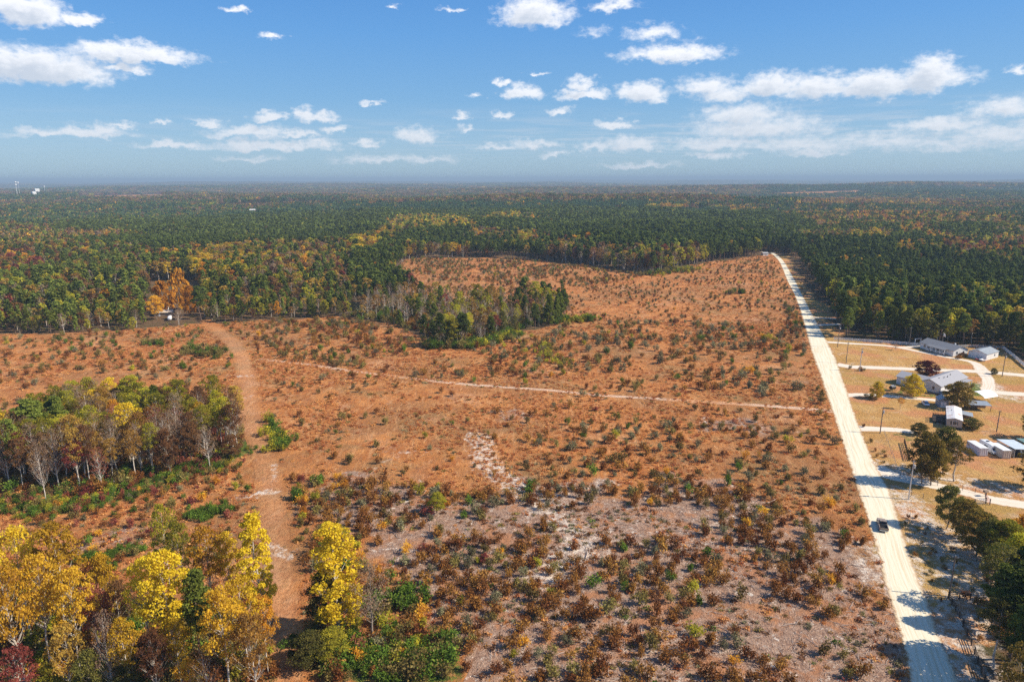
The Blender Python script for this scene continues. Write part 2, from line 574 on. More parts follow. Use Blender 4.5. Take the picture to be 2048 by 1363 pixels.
def part_meshes(kind, lod, var, bark):
    key = (kind, lod, var, bark.name)
    if key not in MESHC:
        tv, tq, cv, cq, v = proto(kind, lod, var)
        MESHC[key] = (mk_mesh('trunk', tv, tq, mats=(bark,), smooth=True),
                      mk_mesh('crown', cv, cq, mats=(LM['pine'],), attr={'v': ('FACE', 'FLOAT', v)}))
    return MESHC[key]


def add_tree(name, x, y, h, w, kind, leafm, label, cat, group=None, lod=0, var=None, bark=None, z=None, rot=None, tilt=0.0):
    """one tree: an Empty at its foot with trunk and crown"""
    if var is None: var = random.randrange(3)
    if bark is None: bark = BARKN if 'pine' in kind else (BARKP if kind in ('poplar', 'thin', 'bare', 'column') else BARK)
    spec = TREE_SPECS[kind]
    e = bpy.data.objects.new(name, None); COL.objects.link(e)
    e.empty_display_size = .5
    e.location = (x, y, float(hz(x, y)) if z is None else z)
    e.rotation_euler = (tilt, 0, random.uniform(0, 6.28) if rot is None else rot)
    s = h / spec[1]; sw = w / (2.25 * spec[2])
    e.scale = (sw, sw, s)
    tm, cm = part_meshes(kind, lod, var, bark)
    for nm, me in (('trunk', tm), ('crown', cm)):
        o = bpy.data.objects.new(nm, me); COL.objects.link(o); o.parent = e
        if nm == 'crown':
            o.material_slots[0].link = 'OBJECT'
            o.material_slots[0].material = LM[leafm]
    tag(e, label, cat, group)
    return e


# ------------------------------------------------------------------ stuff: one object of many copies through geometry nodes
def scatter(name, X, Y, Z, S, ROT, IDX, protos, label=None, cat=None):
    pc = bpy.data.collections.new(name + '_sources')
    for i, me in enumerate(protos):
        o = bpy.data.objects.new('source_%03d' % i, me); pc.objects.link(o)
    S = np.asarray(S, np.float32)
    if S.ndim == 1: S = np.repeat(S[:, None], 3, 1)
    me = mk_mesh(name, np.column_stack([X, Y, Z]), attr={
        'scl': ('POINT', 'FLOAT_VECTOR', S), 'rot': ('POINT', 'FLOAT', np.asarray(ROT, np.float32)), 'idx': ('POINT', 'INT', np.asarray(IDX, np.int32))})
    o = bpy.data.objects.new(name, me); COL.objects.link(o)
    ng = bpy.data.node_groups.new(name + '_copies', 'GeometryNodeTree')
    ng.interface.new_socket('Geometry', in_out='INPUT', socket_type='NodeSocketGeometry')
    ng.interface.new_socket('Geometry', in_out='OUTPUT', socket_type='NodeSocketGeometry')
    g = NT(ng)
    a = g.new('NodeGroupInput'); b = g.new('NodeGroupOutput')
    iop = g.new('GeometryNodeInstanceOnPoints')
    ci = g.new('GeometryNodeCollectionInfo'); ci.inputs['Collection'].default_value = pc
    ci.inputs['Separate Children'].default_value = True; ci.inputs['Reset Children'].default_value = True

    def nattr(nm, ty):
        n_ = g.new('GeometryNodeInputNamedAttribute'); n_.data_type = ty; n_.inputs[0].default_value = nm
        return n_.outputs['Attribute']
    cb = g.new('ShaderNodeCombineXYZ'); g.l.new(nattr('rot', 'FLOAT'), cb.inputs[2])
    g.l.new(a.outputs[0], iop.inputs['Points'])
    g.l.new(ci.outputs[0], iop.inputs['Instance'])
    iop.inputs['Pick Instance'].default_value = True
    g.l.new(nattr('idx', 'INT'), iop.inputs['Instance Index'])
    g.l.new(cb.outputs[0], iop.inputs['Rotation'])
    g.l.new(nattr('scl', 'FLOAT_VECTOR'), iop.inputs['Scale'])
    g.l.new(iop.outputs[0], b.inputs[0])
    md = o.modifiers.new('copies', 'NODES'); md.node_group = ng
    tag(o, label, cat, kind='stuff')
    return o


# ------------------------------------------------------------------ zones of the place, outlined once from the photograph
CLEAR = [[(430, 409), (680, 403), (690, 412), (430, 419)], [(1540, 386), (1720, 381), (1740, 388), (1560, 394)], [(150, 392), (330, 388), (330, 396), (150, 400)], [(1290, 420), (1420, 418), (1420, 424), (1290, 426)], [(1600, 462), (1660, 460), (1660, 467), (1600, 469)], [(860, 378), (1000, 376), (1000, 380), (860, 382)], [(40, 455), (110, 453), (112, 460), (40, 463)], [(1180, 372), (1260, 371), (1260, 374), (1180, 375)]]
FIELD = [(-400, 672), (0, 668), (150, 668), (310, 655), (440, 645), (560, 638), (700, 634), (790, 652), (850, 676), (872, 697), (960, 692), (1040, 664), (1100, 652), (1132, 640), (1125, 612), (1060, 612), (900, 606), (830, 588), (800, 570), (790, 545), (815, 519), (830, 516), (1000, 515), (1130, 525), (1300, 549), (1380, 532), (1450, 520), (1540, 509), (1552, 508), (1565, 522), (1584, 560), (1604, 605), (1640, 690), (1676, 790), (1722, 920), (1788, 1100), (1870, 1360), (1940, 1600), (1960, 1700), (-600, 1700)]
BAREZ = [(600, 985), (700, 955), (860, 975), (960, 990), (1090, 965), (1250, 985), (1330, 950), (1480, 985), (1640, 1040), (1730, 1090), (1790, 1240), (1850, 1420), (1870, 1600), (900, 1600), (930, 1330), (860, 1230), (760, 1100), (640, 1040)]
BAREP = [[(980, 822), (1060, 820), (1090, 838), (1000, 845)], [(1390, 838), (1480, 830), (1570, 850), (1540, 866), (1400, 858)], [(200, 1070), (300, 1050), (310, 1110), (110, 1110)], [(240, 1110), (300, 1100), (290, 1150), (215, 1150)]]
LAWN = [(1655, 672), (1760, 680), (1850, 690), (2005, 692), (2048, 725), (2300, 760), (2300, 1150), (2080, 1180), (2010, 1260), (1990, 1363), (2000, 1700), (1945, 1700), (1930, 1600), (1865, 1360), (1784, 1100), (1718, 920), (1672, 790), (1640, 700)]
LAWN2 = [(1555, 512), (1572, 512), (1600, 552), (1622, 590), (1650, 605), (1660, 605), (1668, 648), (1668, 676), (1640, 676), (1618, 640), (1600, 605), (1575, 545)]
LAWN2B = [(1600, 605), (1660, 605), (1668, 648), (1640, 655)]
WOODA = [(-120, 985), (80, 988), (180, 992), (300, 958), (400, 915), (480, 900), (492, 868), (430, 855), (250, 848), (120, 850), (-120, 858)]
WOODC = [(868, 690), (960, 688), (1040, 662), (1100, 648), (1122, 636), (1100, 618), (1000, 612), (880, 600), (820, 590), (760, 600), (700, 634), (790, 650), (850, 674)]

# ------------------------------------------------------------------ ground: one sheet to the horizon
def sinh_axis(c, A, du, lim):
    U = np.arange(-math.asinh(lim / A), math.asinh(lim / A) + du, du)
    return c + A * np.sinh(U)


gx = sinh_axis(40, 230, .0165, 60000)
gy = sinh_axis(300, 230, .0165, 60000)
GX, GY = np.meshgrid(gx, gy)
GZ = hz(GX, GY)
nx, ny = len(gx), len(gy)
iy, ix = np.mgrid[0:ny - 1, 0:nx - 1]
q0 = (iy * nx + ix).ravel()
quads = np.column_stack([q0, q0 + 1, q0 + nx + 1, q0 + nx])
wx = GX + (vnoise(GX, GY, 9, 1) - .5) * 8; wy = GY + (vnoise(GX, GY, 9, 2) - .5) * 14
ppx, ppy = PX(wx, wy, GZ)
ppx = np.nan_to_num(ppx, nan=-9e5); ppy = np.nan_to_num(ppy, nan=-9e5)
front = wy > 20
infield = inpoly(ppx, ppy, FIELD) & front
infield |= (wy <= 95) & (wx < 55)
for pg in CLEAR: infield |= inpoly(ppx, ppy, pg) & front
inlawn = (inpoly(ppx, ppy, LAWN) | inpoly(ppx, ppy, LAWN2)) & front
bare = inpoly(ppx, ppy, BAREZ).astype(float)
for pg in BAREP: bare = np.maximum(bare, inpoly(ppx, ppy, pg).astype(float) * .85)
wood = np.where(infield | inlawn, 0.0, 1.0)
wood = np.maximum(wood, inpoly(ppx, ppy, WOODA) * .9)
GROVEB = [(-300, 1210), (180, 1180), (300, 1220), (420, 1230), (520, 1250), (560, 1363), (600, 1700), (-600, 1900)]
wood = np.maximum(wood, inpoly(ppx, ppy, GROVEB) * .8)


def pathmask(pts, wid, X=GX, Y=GY, soft=.5):
    P = [G(*p) for p in pts]
    best = np.full(X.shape, 1e9)
    for a, b in zip(P[:-1], P[1:]):
        ab = b - a; L2 = ab @ ab
        tt = np.clip(((X - a[0]) * ab[0] + (Y - a[1]) * ab[1]) / L2, 0, 1)
        best = np.minimum(best, np.hypot(X - a[0] - tt * ab[0], Y - a[1] - tt * ab[1]))
    return 1 - ss(wid * soft, wid, best)


# greenish growth
green = np.zeros(GX.shape)
for pts, wd, k in [([(0, 1000), (90, 1010), (170, 1005), (300, 965), (420, 925), (480, 895)], 9, 1), ([(640, 1290), (720, 1320), (860, 1340)], 10, .8), ([(540, 850), (560, 880)], 6, .8), ([(380, 1030), (450, 1020)], 4, .8), ([(880, 692), (960, 688), (1030, 665)], 6, .8), ([(1110, 640), (1190, 636)], 5, .7),
                  ([(180, 1115), (300, 1095)], 3, .8), ([(1960, 770), (1968, 790)], 6, 1), ([(1780, 780), (1840, 790), (1870, 792)], 5, .7), ([(1790, 868), (1830, 880)], 6, .6), ([(1300, 548), (1390, 536)], 10, .5), ([(1080, 690), (1130, 745)], 10, .35), ([(1150, 640), (1300, 640), (1640, 700)], 30, .22), ([(1000, 760), (1400, 770), (1600, 740)], 22, .22), ([(1560, 940), (1400, 900), (1150, 890)], 20, .22)]:
    green = np.maximum(green, pathmask(pts, wd, soft=.25) * k)
SANDP = [([(955, 870), (975, 930), (1050, 985), (1110, 1040), (1180, 1090), (1110, 1130), (1080, 1160)], 7, .74), ([(1100, 1010), (1180, 975), (1230, 960)], 6, .6), ([(730, 945), (800, 905), (850, 900)], 3.5, .5), ([(800, 965), (860, 955)], 3, .6), ([(1330, 1110), (1380, 1150)], 3, .5), ([(1000, 828), (1060, 828)], 4, .45), ([(1410, 842), (1480, 846)], 4, .4), ([(1690, 1060), (1720, 1120), (1740, 1180)], 3, .7), ([(1110, 1040), (1300, 1075), (1500, 1060)], 14, .44),
                  ([(1750, 930), (1860, 950), (1960, 970), (2060, 990)], 8, .7), ([(1800, 985), (1840, 1040), (1960, 1090), (1990, 1140)], 7, .74), ([(1850, 1080), (1900, 1120), (1940, 1190), (1940, 1260)], 8, .7), ([(1980, 770), (2000, 790), (2060, 800)], 9, .7), ([(1960, 830), (2060, 850)], 8, .4), ([(1980, 740), (2060, 745)], 6, .5), ([(1780, 1100), (1850, 1250), (1930, 1363), (1990, 1500)], 8, .72), ([(1880, 1200), (1970, 1363)], 7, .6), ([(1240, 1300), (1500, 1330)], 14, .44),
                  ([(1700, 728), (1850, 732), (1900, 736)], 3, .6), ([(1700, 800), (1760, 870)], 4, .25), ([(1920, 900), (1935, 905)], 4, .6), ([(1960, 865), (1975, 868)], 4, .5), ([(1690, 900), (1735, 915)], 4, .2), ([(470, 752), (505, 752)], 2.5, .7), ([(485, 800), (505, 790)], 3, .5), ([(545, 925), (550, 960)], 2, .55), ([(490, 990), (540, 985)], 4, .7), ([(540, 1090), (580, 1115)], 3, .7)]
sand = np.zeros(GX.shape)
for pts, wd, k in SANDP:
    sand = np.maximum(sand, pathmask(pts, wd * 1.25, soft=.25) * k)
lawn = inlawn.astype(float)
# sub-patches of the field that are deeper orange, tan or dull brown
fx = np.where(infield, 1.0, 0.0)
ga = np.stack([bare, wood, lawn], -1).reshape(-1, 3)
gb = np.stack([sand, green, fx * 0], -1).reshape(-1, 3)
ground_me = mk_mesh('ground', np.column_stack([GX.ravel(), GY.ravel(), GZ.ravel()]), quads,
                    attr={'za': ('POINT', 'FLOAT_VECTOR', ga.astype(np.float32)), 'zb': ('POINT', 'FLOAT_VECTOR', gb.astype(np.float32))}, smooth=True)
ground = bpy.data.objects.new('ground', ground_me); COL.objects.link(ground)
tag(ground, kind='structure')

m, t, out = new_mat('ground_cover')
pos = geo_pos(t)
za = t.new('ShaderNodeSeparateXYZ'); t.l.new(t.attr('za', 'Vector'), za.inputs[0])
zb = t.new('ShaderNodeSeparateXYZ'); t.l.new(t.attr('zb', 'Vector'), zb.inputs[0])
n_big = t.noise(pos, .018, 4, .6, .3)
n_mid = t.noise(pos, .11, 4, .65, .4)
n_sm = t.noise(pos, .7, 5, .7)
n_fin = t.noise(pos, 3.2, 4, .75)
streak = t.noise(t.vmath('MULTIPLY', pos, (.55, .12, 1)), 1.0, 4, .7, .5)
c1 = t.mix(t.ramp(n_mid, .35, .65), (.44, .150, .040), (.66, .270, .080))
c1 = t.mix(t.math('MULTIPLY', t.ramp(n_big, .45, .62), .75), c1, (.34, .165, .065))
c1 = t.mix(t.math('MULTIPLY', t.ramp(t.noise(pos, .045, 5, .65, .5), .50, .66), .55), c1, (.27, .185, .075))
c1 = t.mix(t.math('MULTIPLY', t.ramp(t.noise(pos, .028, 5, .7, .3), .54, .68), .6), c1, (.66, .36, .19))
c1 = t.mix(t.math('MULTIPLY', t.ramp(streak, .50, .70), .55), c1, (.82, .46, .21))
c1 = t.mix(t.ramp(n_sm, .55, .34, 0, .55), c1, (.28, .12, .06))
c1 = t.mix(t.ramp(n_fin, .52, .32, 0, .75), c1, (.16, .065, .03))
c1 = t.mix(t.ramp(n_fin, .56, .74, 0, .7), c1, (.88, .54, .26))
c1 = t.mix(t.math('MULTIPLY', zb.outputs[2], .6), c1, t.mix(t.ramp(n_sm, .35, .65), (.60, .27, .12), (.78, .46, .26)))
c1 = t.mix(t.math('MULTIPLY', t.ramp(t.noise(pos, .33, 4, .7), .58, .70), .45), c1, (.17, .14, .05))
# bare grey soil with leaf litter
cb_ = t.mix(t.ramp(n_sm, .35, .62), (.31, .175, .105), (.55, .365, .25))
cb_ = t.mix(t.ramp(n_fin, .62, .36, 0, .8), cb_, (.20, .12, .10))
cb_ = t.mix(t.ramp(n_fin, .60, .70, 0, .9), cb_, (.80, .70, .62))
cb_ = t.mix(t.ramp(t.noise(pos, .42, 6, .8), .565, .64, 0, .85), cb_, (.86, .76, .64))
cb_ = t.mix(t.math('MULTIPLY', t.ramp(n_mid, .50, .62), .85), cb_, (.46, .21, .10))
bmask = t.ramp(t.math('ADD', za.outputs[0], t.math('MULTIPLY', t.math('SUBTRACT', t.noise(pos, .10, 6, .75), .5), 3.4)), .25, .95)
col = t.mix(bmask, c1, cb_)
# lawn
cl_ = t.mix(t.ramp(n_mid, .35, .65), (.54, .29, .09), (.64, .39, .145))
cl_ = t.mix(t.math('MULTIPLY', t.ramp(n_big, .42, .62), .7), cl_, (.44, .29, .075))
cl_ = t.mix(t.ramp(t.noise(pos, .16, 6, .75), .52, .70, 0, .8), cl_, (.72, .50, .32))
cl_ = t.mix(t.ramp(n_fin, .60, .36, 0, .5), cl_, (.28, .14, .05))
cl_ = t.mix(t.math('MULTIPLY', t.ramp(t.noise(pos, .05, 3, .6), (.48), .60), .75), cl_, (.56, .24, .11))
lm = t.ramp(t.math('ADD', za.outputs[2], t.math('MULTIPLY', t.math('SUBTRACT', n_sm, .5), .6)), .4, .6)
col = t.mix(lm, col, cl_)
# wood floor
cw = t.mix(t.ramp(n_sm, .35, .65), (.10, .060, .030), (.21, .125, .065))
cw = t.mix(t.ramp(n_mid, .5, .66, 0, .7), cw, (.065, .075, .025))
far = t.ramp(t.vmath('LENGTH', pos), 5000, 9000)
fn = t.noise(t.vmath('MULTIPLY', pos, (1, 1, .1)), .0042, 6, .7)
cf = t.mix(t.ramp(fn, .40, .52), (.024, .050, .026), (.075, .070, .040))
cf = t.mix(t.ramp(fn, .56, .68), cf, (.17, .11, .06))
cf = t.mix(t.ramp(t.noise(pos, .03, 5, .75), .6, .4, 0, .7), cf, (.012, .022, .014))
cw = t.mix(far, cw, cf)
wm = t.ramp(t.math('ADD', za.outputs[1], t.math('MULTIPLY', t.math('SUBTRACT', n_sm, .5), .7)), .4, .65)
col = t.mix(wm, col, cw)
# green growth and sand
gc = t.mix(t.ramp(n_sm, .35, .65), (.07, .11, .02), (.17, .21, .04))
gm = t.ramp(t.math('ADD', zb.outputs[1], t.math('MULTIPLY', t.math('SUBTRACT', t.noise(pos, .5, 5, .7), .5), 1.7)), .38, .80)
col = t.mix(t.math('MULTIPLY', gm, t.ramp(zb.outputs[1], 0, .15)), col, gc)
scol = t.mix(t.ramp(n_fin, .35, .65), (.62, .48, .36), (.88, .78, .66))
sm = t.ramp(t.math('ADD', zb.outputs[0], t.math('MULTIPLY', t.math('SUBTRACT', t.noise(pos, .45, 6, .75), .5), 2.2)), .48, .95)
col = t.mix(t.math('MULTIPLY', sm, t.ramp(zb.outputs[0], 0, .12)), col, scol)
hgt = t.math('ADD', t.math('MULTIPLY', n_sm, 1.0), t.math('MULTIPLY', n_fin, .45))
principled(t, out, col, .95, t.bump(hgt, .9, .9), spec=.1)
ground_me.materials.append(m)
GROUND_MAT = m


# ------------------------------------------------------------------ road, driveways and tracks: sheets laid on the ground
def sand_mat(name, c_lo, c_hi, c_rut, c_edge, hole=.5, rut=.5):
    m, t, out = new_mat(name)
    pos = geo_pos(t)
    u = t.attr('across'); al = t.attr('along'); rnd_ = t.noise(pos, .9, 5, .7)
    uw = t.math('ADD', u, t.math('MULTIPLY', t.math('SUBTRACT', t.noise(pos, .035, 3, .6), .5), .6))
    cc = t.new('ShaderNodeCombineXYZ'); t.l.new(t.math('MULTIPLY', uw, 4.5), cc.inputs[0]); t.l.new(t.math('MULTIPLY', al, .035), cc.inputs[1])
    lines = t.noise(cc.outputs[0], 1.6, 5, .7, .2)
    k = t.mix(t.ramp(lines, .30, .70), c_lo, c_hi)
    k = t.mix(t.math('MULTIPLY', t.ramp(lines, .50, .38), rut), k, c_rut)
    k = t.mix(t.ramp(rnd_, .60, .74, 0, .35), k, c_rut)
    au = t.math('ABSOLUTE', u)
    edge = t.math('ADD', au, t.math('MULTIPLY', t.math('SUBTRACT', t.noise(pos, .45, 6, .8), .5), .8))
    k = t.mix(t.ramp(edge, .72, .92, 0, .9), k, c_edge)
    fine_ = t.noise(pos, 5, 3, .7)
    k = t.mix(t.ramp(fine_, .5, .7, 0, .2), k, c_edge)
    bs = principled(t, None, k, .95, t.bump(t.math('ADD', lines, t.math('MULTIPLY', fine_, .4)), .35, .15), spec=.1)
    tr = t.new('ShaderNodeBsdfTransparent')
    mx = t.new('ShaderNodeMixShader')
    thin = t.math('MULTIPLY', t.math('SUBTRACT', t.noise(pos, .28, 6, .8), .5), hole * 2)
    t.l.new(t.ramp(t.math('ADD', edge, thin), .86, .98), mx.inputs[0])
    t.l.new(bs, mx.inputs[1]); t.l.new(tr.outputs[0], mx.inputs[2]); t.l.new(mx.outputs[0], out.inputs[0])
    return m


M_ROAD = sand_mat('road_sand', (.70, .62, .44), (.80, .74, .58), (.62, .51, .33), (.56, .38, .22), .12, .5)
M_DRIVE = sand_mat('driveway_sand', (.66, .56, .43), (.80, .73, .62), (.60, .45, .30), (.60, .40, .24), .55, .5)
M_TRACK = sand_mat('track_sand', (.60, .37, .22), (.78, .56, .38), (.46, .24, .12), (.50, .25, .12), .9, .7)
M_STRIP = sand_mat('trodden_grass', (.58, .27, .13), (.68, .37, .20), (.50, .22, .11), (.56, .25, .12), 1.5, .3)


def catmull(P, step):
    P = [np.asarray(p, float) for p in P]
    P = [2 * P[0] - P[1]] + P + [2 * P[-1] - P[-2]]
    out = []
    for i in range(1, len(P) - 2):
        n = max(2, int(np.linalg.norm(P[i + 1][:2] - P[i][:2]) / step))
        for k in range(n):
            u = k / n
            out.append(.5 * ((2 * P[i]) + (-P[i - 1] + P[i + 1]) * u + (2 * P[i - 1] - 5 * P[i] + 4 * P[i + 1] - P[i + 2]) * u * u + (-P[i - 1] + 3 * P[i] - 3 * P[i + 1] + P[i + 2]) * u ** 3))
    out.append(P[-2])
    return np.array(out)


def strip(name, pts, mat_, z, step=2.0, n=8):
    """pts: (px, py, width m)"""
    P = catmull([np.array([*G(a, b), w]) for a, b, w in pts], step)
    T = np.gradient(P[:, :2], axis=0); T /= np.linalg.norm(T, axis=1)[:, None]
    N = np.column_stack([T[:, 1], -T[:, 0]])
    U = np.linspace(-1, 1, n + 1)
    XY = P[:, None, :2] + N[:, None, :] * (U[None, :, None] * P[:, None, 2:3] / 2)
    al = np.concatenate([[0], np.cumsum(np.linalg.norm(np.diff(P[:, :2], axis=0), axis=1))])
    V = np.concatenate([XY, (hz(XY[..., 0], XY[..., 1]) + z)[..., None]], -1).reshape(-1, 3)
    m_, k = len(P), n + 1
    q = [(i * k + j, i * k + j + 1, (i + 1) * k + j + 1, (i + 1) * k + j) for i in range(m_ - 1) for j in range(n)]
    me = mk_mesh(name, V, q, mats=(mat_,), attr={'across': ('POINT', 'FLOAT', np.tile(U, m_)), 'along': ('POINT', 'FLOAT', np.repeat(al, k))})
    o = bpy.data.objects.new(name, me); COL.objects.link(o)
    tag(o, kind='structure')
    return o


def edges_to_pts(L, R):
    out = []
    for (a, b), (c, d) in zip(L, R):
        A, B = G(a, b), G(c, d)
        out.append((A, B))
    return out


# main road from its two photographed edges
ROADL = [(1870, 1600), (1826, 1360), (1801, 1258), (1777, 1178), (1756, 1100), (1718, 979), (1699, 920), (1674, 842), (1656, 790), (1638, 738), (1621, 690), (1596, 605), (1575, 560), (1560, 525), (1548, 511), (1541, 506)]
ROADR = [(2010, 1600), (1915, 1360), (1870, 1258), (1842, 1178), (1814, 1100), (1776, 979), (1744, 920), (1712, 842), (1694, 790), (1677, 738), (1657, 690), (1612, 605), (1589, 560), (1569, 525), (1556, 511), (1547, 506)]
rp = []
for a, b in zip(ROADL, ROADR):
    A, B = G(*a), G(*b)
    rp.append((*((A + B) / 2), np.linalg.norm((A - B)) * 1.10))
P = catmull([np.array(p) for p in rp], 2.5)


def strip_world(name, P, mat_, z, n=10):
    T = np.gradient(P[:, :2], axis=0); T /= np.linalg.norm(T, axis=1)[:, None]
    N = np.column_stack([T[:, 1], -T[:, 0]])
    U = np.linspace(-1, 1, n + 1)
    XY = P[:, None, :2] + N[:, None, :] * (U[None, :, None] * P[:, None, 2:3] / 2)
    al = np.concatenate([[0], np.cumsum(np.linalg.norm(np.diff(P[:, :2], axis=0), axis=1))])
    V = np.concatenate([XY, (hz(XY[..., 0], XY[..., 1]) + z)[..., None]], -1).reshape(-1, 3)
    m_, k = len(P), n + 1
    q = [(i * k + j, i * k + j + 1, (i + 1) * k + j + 1, (i + 1) * k + j) for i in range(m_ - 1) for j in range(n)]
    me = mk_mesh(name, V, q, mats=(mat_,), attr={'across': ('POINT', 'FLOAT', np.tile(U, m_)), 'along': ('POINT', 'FLOAT', np.repeat(al, k))})
    o = bpy.data.objects.new(name, me); COL.objects.link(o)
    return tag(o, kind='structure')


P[:, 2] *= 1 + .09 * (vnoise(P[:, 1], 0 * P[:, 1], 17, 5) - .5)
ROADC = P
strip_world('road', P, M_ROAD, .05)
strip('side_road', [(1672, 728, 7), (1700, 733, 6.5), (1740, 734.5, 6), (1830, 738, 5.5), (1900, 741, 5.5), (1960, 743, 6), (2100, 755, 6)], M_DRIVE, .042)
strip('driveway', [(1640, 683, 4.5), (1665, 684.5, 4), (1700, 686.5, 3.6), (1780, 692, 3.6), (1840, 703, 3.6), (1900, 715, 3.6), (1942, 723, 4), (1958, 732, 5), (1964, 742, 6)], M_DRIVE, .034)
strip('driveway', [(1790, 694, 3.5), (1820, 694, 4), (1842, 690, 6)], M_DRIVE, .030)
strip('driveway', [(1690, 790, 5), (1730, 789, 4.2), (1790, 793, 3.8), (1850, 798, 3.6), (1905, 803, 3.6)], M_DRIVE, .034)
strip('driveway', [(1710, 856, 6), (1745, 857, 5), (1790, 859, 4.5), (1828, 863, 4)], M_DRIVE, .034)
strip('driveway', [(1745, 938, 12), (1790, 952, 7), (1850, 966, 5.5), (1930, 984, 5), (1990, 1000, 5.5), (2100, 1016, 6)], M_DRIVE, .034)
strip('driveway', [(1960, 742, 6), (1975, 756, 5), (1978, 770, 5), (1985, 783, 6), (2080, 790, 6)], M_DRIVE, .026)
strip('driveway', [(1618, 634, 5), (1640, 635.5, 4), (1672, 637, 4)], M_DRIVE, .034)
strip('driveway', [(1632, 650, 5), (1655, 649, 4), (1680, 648, 4)], M_DRIVE, .034)
strip('driveway', [(1552, 506, 6), (1538, 505, 5), (1520, 503, 5)], M_DRIVE, .034)
TRACK1 = ([(520, 718, 3.5), (620, 729, 3.6), (700, 741, 3.8), (790, 752, 3.8), (900, 765, 4), (1000, 773, 3.4), (1100, 780, 3.4), (1200, 790, 3.6), (1300, 796, 3.6), (1400, 803, 5), (1470, 807, 4), (1560, 813, 4), (1665, 822, 5)])
def ground_strip(name, pts, z, trod, rk=.25):
    """a trodden way in the ground's own cover"""
    P = catmull([np.array([*G(a, b), w]) for a, b, w in pts], 1.2)
    T = np.gradient(P[:, :2], axis=0); T /= np.linalg.norm(T, axis=1)[:, None]
    N = np.column_stack([T[:, 1], -T[:, 0]])
    U = np.linspace(-1, 1, 11)
    XY = P[:, None, :2] + N[:, None, :] * (U[None, :, None] * P[:, None, 2:3] / 2)
    x, y = XY[..., 0].ravel(), XY[..., 1].ravel()
    V = np.column_stack([x, y, hz(x, y) + z])
    sd = np.zeros(len(x))
    for p_, w_, k_ in SANDP: sd = np.maximum(sd, pathmask(p_, w_ * 1.3, x, y, .1) * k_)
    u = np.tile(U, len(P))
    a_, b_ = PX(x, y, 0 * x)
    br = inpoly(a_, b_, BAREZ).astype(float)
    tr_ = (1 - np.abs(u) ** 2.2) * trod * (.75 + .6 * (vnoise(x, y, 7, 61) - .5))
    tr_ *= .35 + .65 * ss(10, 70, np.repeat(np.arange(len(P)), 11))
    rut = np.exp(-((np.abs(u) - .38) / .14) ** 2) * rk * (.35 + 1.3 * vnoise(x, y, 16, 62))
    sd = np.maximum(sd, rut * (1 - np.abs(u)))
    m_, k = len(P), 11
    q = [(i * k + j, i * k + j + 1, (i + 1) * k + j + 1, (i + 1) * k + j) for i in range(m_ - 1) for j in range(10)]
    zz = np.zeros(len(x))
    me = mk_mesh(name, V, q, mats=(GROUND_MAT,), attr={'za': ('POINT', 'FLOAT_VECTOR', np.stack([br, zz, zz], -1).astype(np.float32)), 'zb': ('POINT', 'FLOAT_VECTOR', np.stack([sd, zz, tr_], -1).astype(np.float32))}, smooth=True)
    o = bpy.data.objects.new(name, me); COL.objects.link(o)
    return tag(o, kind='structure')


ground_strip('grass_track', [(410, 640, 6), (470, 690, 8), (492, 745, 8), (498, 800, 7), (510, 860, 7), (530, 920, 7), (545, 1000, 7), (552, 1100, 7), (560, 1200, 7), (575, 1363, 7)], .02, .72)
ground_strip('dirt_track', TRACK1, .02, 1.6, 2.4)
ground_strip('sand_track', [(920, 1420, 3.5), (985, 1300, 4), (1035, 1225, 3.5), (1090, 1180, 3)], .02, 1.3)
strip('forest_track', [(415, 590, 4), (440, 587, 6), (490, 583, 6), (540, 577, 5)], M_DRIVE, .03)

